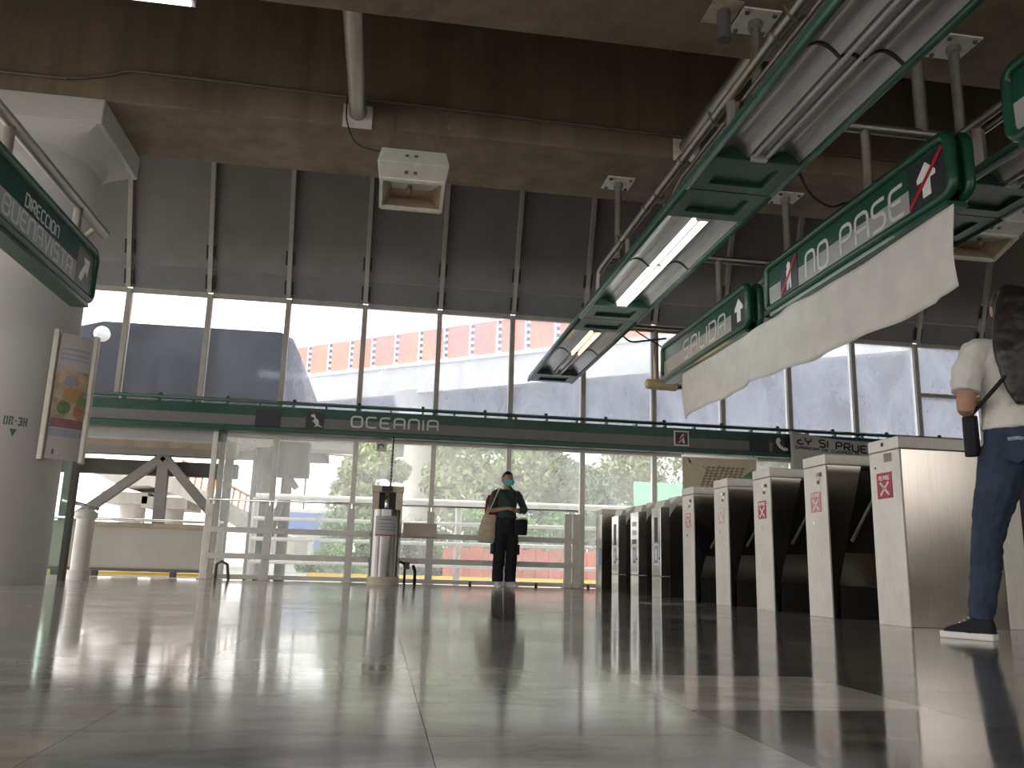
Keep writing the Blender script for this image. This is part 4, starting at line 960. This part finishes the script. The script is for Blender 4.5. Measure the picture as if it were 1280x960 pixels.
TR = [(-.55, 31, 4.8, 1.4, 3.3, 'leaf_olive', 'olive leafy street tree beside the round overpass pillar'), (3.6, 30, 4.9, 2.1, 3.2, 'leaf_olive', 'broad olive street tree behind the standing woman'),
      (6.6, 31, 5.2, 2.2, 3.3, 'leaf_dark', 'dark street tree behind the railing end post'), (10.2, 33, 5.6, 2.4, 3.5, 'leaf_olive', 'pale olive street tree behind the card-reader turnstiles'),
      (13.5, 31, 5.6, 2.5, 3.5, 'leaf_dark', 'dark street tree behind the street map board'), (17.5, 33, 5.8, 2.6, 3.7, 'leaf_green', 'street tree behind the printed banner'), (-.9, 36, 3.6, 1.7, 2.2, 'leaf_green', 'small green tree left of the fountain beyond the glass'),
      (4.9, 43, 4.6, 2.8, 2.4, 'leaf_olive', 'hazy olive tree far behind the standing woman'), (9.5, 40, 5.0, 3.0, 2.6, 'leaf_dark', 'dark tree far behind the end cabinet'), (17, 41, 5.2, 3.0, 2.6, 'leaf_olive', 'olive tree far behind the phone pictogram'), (5.4, 35.5, 5.4, 2.6, 2.6, 'leaf_green', 'rounded green tree between the standing woman and end cabinet')]
for k, a in enumerate(TR): tree('street_tree', a[6], a[0], a[1], a[2], a[3], a[4], a[5], 6500, 'tree', 'street trees outside', 10+k, .12)
SH = [(-.5, 28.2, 1.7, 1.1, .7, 'leaf_green', 'bright shrub outside just left of the fountain'), (1.3, 28.2, 1.9, 1.1, .8, 'leaf_dark', 'dark shrub outside between fountain and standing woman'), (2.9, 28.2, 2.4, 1.3, 1.1, 'leaf_green', 'lush green shrub outside behind the standing woman'),
      (5.0, 28.2, 2.4, 1.3, 1.1, 'leaf_green', 'lush green shrub outside to the right of the standing woman'), (7.2, 28.2, 2.2, 1.3, 1.0, 'leaf_dark', 'dark shrub outside behind the end cabinet'), (9.4, 28.2, 2.2, 1.3, 1.0, 'leaf_green', 'green shrub outside behind the card-reader turnstiles'), (-1.6, 27, .7, .9, .3, 'leaf_green', 'low grassy shrub outside behind the corner pane')]
for k, a in enumerate(SH): tree('shrub', a[6], a[0], a[1], a[2], a[3], a[4], a[5], 4500, 'shrub', 'shrubs outside', 40+k, .075, False)
# street details
tag(B(-2, 16, 25.2, 25.45, -.21, -.03).build('kerb', 'kerb_yellow'), 'yellow painted street kerb running behind the railings', 'kerb')
fn = thing('street_fence', 'red corrugated construction hoarding along the street outside', 'fence', (6, 25.85, -.21))
for k in range(44): x = 1.9+k*.2; B(x, x+.192, 25.80+(.03 if k % 2 else 0), 25.85+(.03 if k % 2 else 0), -.21, .80+.03*(k % 3)).build('sheet', 'fence_red', fn)
MB().tube([(1.9, 25.92, .6), (10.7, 25.92, .6)], .04).build('rail', 'overpass_white', fn)
bd = thing('street_kiosk', 'low white and blue street kiosk beyond the corner pane', 'kiosk', (-3.6, 38, -.21))
B(-4.6, -1.5, 38, 40, -.21, 1.6).build('body', 'building_white', bd); B(-4.7, -1.4, 37.9, 38, 1.55, 2.35).build('fascia', 'building_blue', bd); B(-4.7, -1.4, 37.9, 40, 2.35, 2.5).build('roof', 'building_white', bd)
B(-3.9, -3.1, 37.93, 38, .2, 1.3).build('door', 'sign_grey', bd); B(-2.8, -1.8, 37.93, 38, .6, 1.3).build('hatch', 'building_blue', bd)
B(-1.2, .8, 44, 46, -.21, 4.2).build('tower_block', 'building_white', None)
tag(bpy.data.objects['tower_block'], 'plain white building block far behind the shrubs', 'building')
def lamp_post(x, y, h, label):
    t = thing('street_lamp', label, 'street lamp', (x, y, -.21), 'street lamps outside')
    MB().tube([(x, y, -.21), (x, y, h)], .06, 10).build('pole', 'truss_steel', t, True); MB().tube([(x, y, h), (x-.5, y, h+.15), (x-1.6, y, h+.2)], .04, 8).build('arm', 'truss_steel', t, True)
    MB().ellipsoid((x-1.8, y, h+.18), (.3, .1, .07)).build('head', 'truss_steel', t, True)
lamp_post(-.55, 32, 4.0, 'thin street lamp left of the fountain beyond the glass'); lamp_post(-5.3, 60, 13.5, 'tall street lamp above the bridge housing')
rs_ = thing('road_sign', 'pale green road sign on posts behind the card-reader turnstiles', 'sign', (9.1, 26.6, -.21))
B(8.0, 10.2, 26.5, 26.56, 2.2, 3.1).build('panel', 'street_green', rs_)
for x in (8.2, 10.0): MB().tube([(x, 26.6, -.21), (x, 26.6, 3.1)], .05).build('post', 'truss_steel', rs_)
tag(MB().tube([(6.5, 24, -.21), (6.5, 24, 2.3)], .13, 14).build('bollard_post', 'bridge_dark', None, 'auto'), 'bluish grey post standing outside near the railing end', 'post')

# ------------------------------------------------------------------ people
def limb(mb, pts, radii, seg=12, sub=4):
    P = [Vector(p) for p in pts]; path = []; rad = []
    for i in range(len(P)-1):
        p0, p1, p2, p3 = P[max(i-1, 0)], P[i], P[i+1], P[min(i+2, len(P)-1)]
        for k in range(sub):
            t = k/sub; path.append(.5*((2*p1)+(-p0+p2)*t+(2*p0-5*p1+4*p2-p3)*t*t+(-p0+3*p1-3*p2+p3)*t**3))
            ra, rb = radii[i], radii[i+1]
            rad.append(tuple(ra[q]*(1-t)+rb[q]*t for q in (0, 1)) if isinstance(ra, tuple) else ra*(1-t)+rb*t)
    path.append(P[-1]); rad.append(radii[-1]); mb.tube(path, rad, seg); return mb
def torso(mb, rows, seg=24):     # rows: (z, cx, cy, rx, ry)
    rings = []
    for i in range(len(rows)-1):
        for k in range(4):
            t = k/4; t = t; rings.append(tuple(rows[i][q]*(1-t)+rows[i+1][q]*t for q in range(5)))
    rings.append(rows[-1])
    return mb.loft([[(cx+rx*math.copysign(abs(math.cos(2*math.pi*k/seg))**.85, math.cos(2*math.pi*k/seg)), cy+ry*math.sin(2*math.pi*k/seg), z) for k in range(seg)] for z, cx, cy, rx, ry in rings])
def head(mb, c, yaw, s=1.0):     # face towards local -Y turned by yaw
    Rm = Matrix.Rotation(yaw, 3, 'Z'); c = Vector(c); rings = []
    for i in range(25):
        t = math.pi*min(max(i/24, .015), .985); ring = []
        for k in range(32):
            a = 2*math.pi*k/32; d = Vector((math.sin(t)*math.cos(a), math.sin(t)*math.sin(a), -math.cos(t)))
            v = Vector((d.x*.073, d.y*.093, d.z*.112))
            if d.z < 0: v.x *= 1+.28*d.z*(1 if d.y < .3 else .4); v.y += (.012 if d.y > 0 else -.0)*d.z
            if d.y < 0:
                v.y -= .026*math.exp(-((d.x/.16)**2+((d.z+.12)/.2)**2))       # nose
                v.y -= .010*math.exp(-((d.x/.3)**2+((d.z+.8)/.18)**2))        # chin
                v.y += .009*math.exp(-(((abs(d.x)-.38)/.17)**2+((d.z-.08)/.13)**2))   # eye sockets
                v.y -= .006*math.exp(-((d.x/.25)**2+((d.z+.48)/.1)**2))       # lips
            ring.append(c+Rm @ (v*s))
        rings.append(ring)
    mb.loft(rings)
    for sx in (-1, 1): mb.ellipsoid(c+Rm @ Vector((sx*.076*s, .012*s, -.006*s)), (.012*s, .022*s, .034*s), 10, 8, Rm)
    return mb
def hand(mb, w, d, pn, side, curl=.5, s=1.0):
    """wrist point, pointing direction, palm normal; five separate fingers bent towards the palm"""
    w = Vector(w); d = Vector(d).normalized(); pn = Vector(pn); pn = (pn-d*pn.dot(d)).normalized(); x = d.cross(pn)*side
    mb.tube([w-d*.02*s, w+d*.03*s, w+d*.085*s], [(.022*s, .022*s), (.034*s, .018*s), (.036*s, .014*s)], 12)
    base = w+d*.08*s
    for k, (off, ln) in enumerate(((-.028, .066), (-.0095, .075), (.0095, .070), (.027, .055))):
        p = base+x*off*s; a = 0; pts = [p-d*.02*s]
        for q in range(3):
            dd = d*math.cos(a)+pn*math.sin(a); pts.append(p); p = p+dd*ln*s*(.45, .32, .23)[q]; a += curl*1.1
        pts.append(p); mb.tube(pts, [.009*s, .0092*s, .0085*s, .0078*s, .0062*s], 8)
    p = w+d*.025*s-x*.028*s; t1 = (d*.7-x*.6+pn*.3).normalized(); t2 = (d*.9-x*.1+pn*.5).normalized()
    mb.tube([p, p+t1*.032*s, p+t1*.032*s+t2*.026*s, p+t1*.032*s+t2*.046*s], [.0135*s, .0115*s, .010*s, .007*s], 8)
    return mb
def skin_up(o, vox, sm=4):
    r = o.modifiers.new('remesh', 'REMESH'); r.mode = 'VOXEL'; r.voxel_size = vox; r.use_smooth_shade = True
    s = o.modifiers.new('smooth', 'SMOOTH'); s.factor = .5; s.iterations = sm
    return o
def wrinkle(o, strength, scale):
    tx = bpy.data.textures.new('cloth_folds', 'CLOUDS'); tx.noise_scale = scale; tx.noise_depth = 2
    d = o.modifiers.new('folds', 'DISPLACE'); d.texture = tx; d.strength = strength; d.mid_level = .5; d.texture_coords = 'LOCAL'
    return o
def shoe(t, ankle, dirv, up_m, sole_m, ln=.245, name='shoe'):
    a = Vector(ankle); d = Vector(dirv).normalized(); s = Vector((-d.y, d.x, 0)); z0 = a.z-.085
    heel = Vector((a.x, a.y, 0))-d*.065
    outl = [(0, .026), (.03, .036), (.10, .034), (.17, .045), (.22, .038), (ln, .014)]
    def ringz(z, k): return [heel+d*p+s*w*k+Vector((0, 0, z)) for p, w in outl]+[heel+d*p-s*w*k+Vector((0, 0, z)) for p, w in outl[::-1]]
    up_ = MB(); rings = []
    for p, w, h in ((.0, .024, .075), (.02, .032, .085), (.07, .034, .088), (.11, .035, .072), (.15, .038, .052), (.20, .038, .040), (.235, .022, .026)):
        c = heel+d*p+Vector((0, 0, z0+.018)); rings.append([c+s*w*math.cos(q*math.pi/8)+Vector((0, 0, max(0, h*math.sin(q*math.pi/8)) if q <= 8 else 0)) for q in range(16)])
    u_ = up_.loft(rings).build(name, up_m, t, True); u_.modifiers.new('sub', 'SUBSURF').render_levels = 1
    so_ = MB().loft([ringz(z0, .96), ringz(z0+.012, 1.04), ringz(z0+.030, 1.0)]).build('sole', sole_m, u_, 'auto', bevel=.004)
    lc = MB()
    for k in range(3):
        p = heel+d*(.105+.022*k)+Vector((0, 0, z0+.018+.078-.012*k)); lc.tube([p-s*.022, p+Vector((0, 0, .006)), p+s*.022], .0035, 6)
    lc.build('laces', 'shoe_white' if up_m != 'shoe_white' else 'paper_grey', u_)
    return u_
def face_bits(t, c, yaw, mask=False, s=1.0):
    Rm = Matrix.Rotation(yaw, 3, 'Z'); c = Vector(c)
    for sx in (-1, 1):
        p = c+Rm @ Vector((sx*.029*s, -.078*s, .008*s)); e = MB().ellipsoid(p, (.012*s, .010*s, .008*s), 12, 8).build('eye', 'eye_white', t, True)
        MB().ellipsoid(p+Rm @ Vector((0, -.0075*s, 0)), (.0055*s, .004*s, .0055*s), 10, 6).build('iris', 'hair', e, True)
        b = [c+Rm @ Vector((sx*q*s, (-.088+.010*abs(q-.03)/.02)*s, (.028+.004*math.sin((q-.012)*80))*s)) for q in (.013, .025, .037, .046)]; MB().tube(b, .0035*s, 6).build('eyebrow', 'hair', t)
    if not mask: MB().ellipsoid(c+Rm @ Vector((0, -.095*s, -.052*s)), (.024*s, .007*s, .008*s), 12, 6, Rm).build('lips', 'lip', t, True)

# --- standing woman at the window
p1 = thing('person', 'person standing in dark green top and black trousers with teal face mask', 'person', (1.71, 11.74, 0), None, R(14))
p1['_o'] = (0, 0, 0)
HD = (.0, -.015, 1.462)
b = MB()
torso(b, [(.78, 0, .01, .135, .095), (.88, 0, .01, .15, .105), (.98, 0, 0, .122, .085), (1.08, 0, -.005, .122, .088), (1.2, 0, 0, .145, .095), (1.28, 0, .005, .15, .075), (1.32, 0, .01, .075, .06)])
limb(b, [(0, .012, 1.28), (0, 0, 1.36), (0, -.01, 1.42)], [.055, .048, .046]); head(b, HD, R(12))
for sx, el, wr in ((-1, (-.215, .015, 1.03), (-.045, -.165, 1.055)), (1, (.285, .02, 1.05), (.10, -.155, 1.025))):
    limb(b, [(sx*.10, .01, 1.26), (sx*.16, .01, 1.25), ((sx*.165+el[0])/2+sx*.01, .012, 1.14), el, tuple((el[q]+wr[q])/2 for q in range(3)), wr], [.05, .047, .042, .035, .032, .024])
hand(b, (-.045, -.165, 1.055), (.9, -.25, -.08), (0, .2, -1), 1, .75); hand(b, (.10, -.155, 1.025), (-.9, -.3, .25), (0, .4, -.9), -1, .75)
for sx, kx in ((-1, -.095), (1, .09)):
    limb(b, [(sx*.078, .01, .80), (sx*.086, 0, .62), (kx, -.015, .43), (kx, .01, .27), (kx, .02, .09)], [.088, .075, .055, .052, .036])
    limb(b, [(kx, .03, .06), (kx+sx*.01, -.04, .04), (kx+sx*.02, -.10, .032)], [.026, .018, .010])
skin_up(b.build('body', 'skin', p1), .0075)
c = MB()
torso(c, [(.86, 0, .008, .158, .112), (.98, 0, 0, .138, .10), (1.08, 0, -.005, .138, .10), (1.2, 0, 0, .158, .107), (1.285, 0, .005, .155, .083), (1.325, 0, .01, .085, .07)])
limb(c, [(.10, .01, 1.26), (.165, .01, 1.255), (.23, .015, 1.15), (.285, .02, 1.05), (.19, -.065, 1.04), (.115, -.145, 1.028)], [.06, .060, .053, .046, .042, .034])
limb(c, [(-.10, .01, 1.26), (-.165, .01, 1.255), (-.195, .012, 1.14), (-.215, .015, 1.06)], [.06, .060, .053, .048])
wrinkle(skin_up(c.build('top', 'top_green', p1), .008), .012, .05)
c = MB()
torso(c, [(.72, 0, .01, .165, .115), (.80, 0, .012, .172, .122), (.88, 0, .01, .165, .118), (.94, 0, .005, .148, .108)])
for sx, kx in ((-1, -.095), (1, .09)): limb(c, [(sx*.08, .01, .82), (sx*.09, .005, .62), (kx, -.01, .43), (kx, .01, .26), (kx, .015, .075)], [.102, .095, .082, .08, .078])
tr_ = wrinkle(skin_up(c.build('trousers', 'cloth_black', p1), .009), .022, .06)
for sx in (-1, 1): B(sx*.185-.012, sx*.185+.012, -.05, .07, .44, .58).build('cargo_pocket', 'cloth_black', tr_, bevel=.008)
for sx, kx in ((-1, -.095), (1, .09)): shoe(p1, (kx, .03, .085), (sx*.18, -1, 0), 'shoe_white', 'shoe_white')
face_bits(p1, HD, R(12), True)
mk = MB(); Rm = Matrix.Rotation(R(12), 3, 'Z'); rings = []
for k in range(11):
    a = -1.35+2.7*k/10; rr_ = []
    for z, e in ((-.085, .90), (-.04, 1.03), (-.01, .98)):
        rr_.append(Vector(HD)+Rm @ Vector((.080*e*math.sin(a)*(.86 if z < -.07 else 1), -.108*e*math.cos(a)-.012*math.exp(-(a/.4)**2), z)))
    rings.append([rr_[0], rr_[1], rr_[2], rr_[2]*.985+Vector(HD)*.015, rr_[1]*.985+Vector(HD)*.015, rr_[0]*.985+Vector(HD)*.015])
mk.loft(rings).build('face_mask', 'mask_teal', p1, 'auto')
hr = MB(); rings = []
for i in range(13):
    t = math.pi*(.40+.585*i/12); ring = []
    for k in range(28):
        a = 2*math.pi*k/28; d = Vector((math.sin(t)*math.cos(a), math.sin(t)*math.sin(a), -math.cos(t)))
        zz = d.z
        if d.y < -.15 and zz < .35: d = Vector((d.x, max(d.y, -.15), .35+.2*zz)).normalized()
        ring.append(Vector(HD)+Rm @ Vector((d.x*.082, d.y*.104+.004, d.z*.121)))
    rings.append(ring)
hr.loft(rings); limb(hr, [(.03, .09, 1.46), (.06, .10, 1.40), (.09, .05, 1.34), (.10, -.07, 1.28), (.10, -.105, 1.18), (.10, -.105, 1.10)], [.03, .026, .024, .022, .02, .012])
skin_up(hr.build('hair', 'hair', p1), .008)
gl = MB()
for sx in (-1, 1): gl.tube([Vector(HD)+Rm @ Vector((sx*.031+.024*math.cos(k*math.pi/6), -.099, .006+.017*math.sin(k*math.pi/6))) for k in range(12)], .0016, 6, True)
gl.build('glasses', 'black_plastic', p1)
# bags worn by the standing woman (world positions follow her)
def local(pt): q = Matrix.Rotation(R(14), 3, 'Z') @ Vector(pt); return (q.x+1.71, q.y+11.74, q.z)
tb = thing('tote_bag', 'cream canvas tote bag hanging from standing woman\'s shoulder', 'bag', local((-.27, .0, .60)))
m_ = MB(); rings = []
for z, cx, rx, ry in ((.585, -.285, .10, .03), (.60, -.285, .125, .05), (.70, -.28, .135, .065), (.82, -.265, .125, .06), (.93, -.25, .105, .04), (.965, -.245, .10, .03)):
    rings.append([local((cx+rx*math.cos(k*math.pi/10)*.95, .0+ry*math.sin(k*math.pi/10), z)) for k in range(20)])
m_.loft(rings); wrinkle(skin_up(m_.build('sack', 'canvas', tb), .009, 2), .02, .07)
for dy in (-.035, .035): MB().tube([local(p) for p in ((-.30, dy, .95), (-.24, dy*1.6-.01, 1.1), (-.165, dy*1.9, 1.27), (-.13, dy*.8, 1.326), (-.12, 0, 1.33))], .010, 6).build('strap', 'canvas', tb)
bp = thing('backpack', 'maroon backpack on the standing woman\'s back', 'bag', local((-.08, .2, .95)))
m_ = MB(); rings = []
for z, rx, ry in ((.93, .10, .05), (.95, .135, .075), (1.05, .14, .085), (1.18, .13, .075), (1.25, .09, .05)): rings.append([local((-.115+rx*math.cos(k*math.pi/10), .175+ry*.8*math.sin(k*math.pi/10), z)) for k in range(20)])
skin_up(m_.loft(rings).build('sack', 'maroon', bp), .01, 3)
MB().tube([local(p) for p in ((-.10, .13, 1.0), (-.13, .125, 1.2), (-.125, .06, 1.31))], .012, 6).build('strap', 'maroon', bp)
cb_ = thing('shoulder_bag', 'small black shoulder bag at the standing woman\'s hip', 'bag', local((.17, -.15, .72)))
m_ = MB(); m_.loft([[local((.155+rx*math.cos(k*math.pi/8), -.165+.045*math.sin(k*math.pi/8), z)) for k in range(16)] for z, rx in ((.70, .075), (.715, .09), (.80, .098), (.90, .10), (.915, .095))])
m_.build('pouch', 'cloth_black', cb_, 'auto'); MB().tube([local((.07, -.19, .915)), local((.16, -.215, .93)), local((.245, -.18, .915))], .012, 6).build('piping', 'shoe_white', cb_)
MB().tube([local(p) for p in ((.10, -.165, .91), (.06, -.13, 1.02), (.02, -.122, 1.16), (-.07, -.10, 1.28), (-.11, -.03, 1.335))], .007, 6).build('strap', 'cloth_black', cb_)

# --- woman in jeans seen from behind
A2 = R(160); P2 = (2.96, 3.54, 0)
p2 = thing('person', 'person in white T-shirt and blue jeans seen from behind near the turnstiles', 'person', P2, None, A2); p2['_o'] = (0, 0, 0)
HD2 = (0, -.02, 1.555)
LK, LA, RK, RA = (.18, -.03, .475), (.265, .03, .10), (-.09, -.03, .475), (-.085, .02, .09)
b = MB()
torso(b, [(.83, 0, .015, .155, .105), (.93, 0, .015, .165, .115), (1.04, 0, 0, .125, .09), (1.16, 0, -.005, .13, .092), (1.28, 0, 0, .155, .10), (1.365, 0, .005, .155, .075), (1.40, 0, .01, .075, .06)])
limb(b, [(0, .012, 1.36), (0, 0, 1.44), (0, -.01, 1.5)], [.056, .05, .048]); head(b, HD2, 0, 1.03)
for sx, el, wr in ((1, (.255, .055, 1.06), (.16, -.16, 1.12)), (-1, (-.25, .05, 1.06), (-.14, -.17, 1.12))):
    limb(b, [(sx*.11, .01, 1.345), (sx*.17, .01, 1.335), ((sx*.175+el[0])/2+sx*.01, .03, 1.20), el, tuple((el[q]+wr[q])/2 for q in range(3)), wr], [.052, .052, .046, .040, .037, .026])
    hand(b, wr, (-sx*.5, -.8, .15), (-sx*.3, .1, .9), -sx, .6)
for h, k_, a_ in (((.085, .01, .86), LK, LA), ((-.085, .01, .86), RK, RA)):
    m2 = tuple((h[q]+k_[q])/2 for q in range(3)); m3 = tuple((k_[q]+a_[q])/2 for q in range(3))
    limb(b, [h, m2, k_, (m3[0], m3[1]+.02, m3[2]), a_], [.095, .082, .058, .055, .037])
    limb(b, [(a_[0], a_[1], .07), (a_[0]+(.05 if a_ == LA else 0), a_[1]-.06, .04)], [.024, .010], sub=2)
skin_up(b.build('body', 'skin', p2), .007)
c = MB()
torso(c, [(.955, 0, .012, .182, .132), (1.0, 0, .008, .17, .122), (1.10, 0, 0, .155, .115), (1.2, 0, 0, .158, .113), (1.29, 0, .002, .170, .115), (1.365, 0, .005, .163, .088), (1.405, 0, .01, .09, .07)])
for sx, el in ((1, (.25, .05, 1.13)), (-1, (-.245, .045, 1.13))): limb(c, [(sx*.11, .01, 1.345), (sx*.175, .01, 1.335), ((sx*.18+el[0])/2+sx*.012, .03, 1.235), el], [.062, .068, .068, .066])
wrinkle(skin_up(c.build('t_shirt', 'shirt_white', p2), .008), .024, .07)
c = MB()
torso(c, [(.80, 0, .018, .168, .12), (.88, 0, .02, .178, .13), (.95, 0, .015, .168, .122), (1.0, 0, .01, .15, .108)])
for h, k_, a_ in (((.088, .012, .86), LK, LA), ((-.088, .012, .86), RK, RA)):
    m2 = tuple((h[q]+k_[q])/2 for q in range(3)); m3 = tuple((k_[q]+a_[q])/2 for q in range(3))
    limb(c, [h, m2, k_, (m3[0], m3[1]+.02, m3[2]), (a_[0]-.004, a_[1], a_[2]-.015)], [.108, .094, .070, .064, .05])
je = wrinkle(skin_up(c.build('jeans', 'jeans', p2), .007), .016, .045)
def seat(x, z): return .138-.9*(x-.0)**2-.25*(z-.88)**2
for xx in (.085, -.085):
    pk = MB(); out = [(-.055, .055), (.055, .06), (.055, -.045), (0, -.075), (-.055, -.045)]
    pk.add([(xx+p[0], seat(xx+p[0], .86+p[1])+.002, .86+p[1]) for p in out]+[(xx+p[0], seat(xx+p[0], .86+p[1])+.008, .86+p[1]) for p in out],
           [(0, 1, 2, 3, 4), (9, 8, 7, 6, 5)]+[(i, 5+i, 5+(i+1) % 5, (i+1) % 5) for i in range(5)])
    q_ = pk.build('back_pocket', 'jeans', je)
    MB().ribbon([(xx+p[0]*.6, seat(xx+p[0]*.6, .86+p[1])+.009, .86+p[1]) for p in ((-.07, .035), (-.02, .042), (.05, .036))], .016, .002, (0, 1, 0)).build('worn_patch', 'jeans_pale', q_)
shoe(p2, (LA[0], LA[1], .085), (.72, -.70, 0), 'cloth_black', 'shoe_white', .25); shoe(p2, (RA[0], RA[1], .085), (-.1, -1, 0), 'cloth_black', 'shoe_white', .25)
face_bits(p2, HD2, 0, False, 1.03)
hr = MB(); rings = []
for i in range(13):
    t = math.pi*(.38+.605*i/12); ring = []
    for k in range(28):
        a = 2*math.pi*k/28; d = Vector((math.sin(t)*math.cos(a), math.sin(t)*math.sin(a), -math.cos(t)))
        if d.y < -.15 and d.z < .35: d = Vector((d.x, -.15, .35+.2*d.z)).normalized()
        ring.append(Vector(HD2)+Vector((d.x*.087, d.y*.110+.004, d.z*.127)))
    rings.append(ring)
hr.loft(rings)
hr.loft([[(cx+rx*math.cos(k*math.pi/12), cy+ry*math.sin(k*math.pi/12), z) for k in range(24)] for z, cx, cy, rx, ry in
         ((1.64, 0, .05, .06, .05), (1.58, 0, .07, .085, .062), (1.50, .01, .085, .098, .062), (1.40, .02, .10, .108, .058), (1.30, .025, .12, .108, .046), (1.20, .025, .13, .095, .036), (1.12, .025, .132, .072, .028), (1.06, .02, .135, .045, .018))])
wrinkle(skin_up(hr.build('hair', 'hair_p', p2), .006, 3), .008, .05)
st_ = MB()
def local2(pt): q = Matrix.Rotation(A2, 3, 'Z') @ Vector(pt); return (q.x+P2[0], q.y+P2[1], q.z)
sb2 = thing('crossbody_bag', 'slim black crossbody bag at the hip of the woman in jeans', 'bag', local2((.215, -.03, .85)))
m_ = MB(); m_.loft([[local2((.215+.032*math.cos(k*math.pi/8), -.03+ry*math.sin(k*math.pi/8), z)) for k in range(16)] for z, ry in ((.84, .04), (.85, .05), (.95, .055), (1.02, .05), (1.03, .04))]); m_.build('pouch', 'cloth_black', sb2, 'auto')
MB().tube([local2(p) for p in ((.225, .03, 1.03), (.19, .10, 1.08), (.10, .142, 1.19), (0, .142, 1.28), (-.10, .115, 1.37), (-.115, .04, 1.432), (-.10, -.06, 1.405))], .010, 8).build('strap', 'cloth_black', sb2)
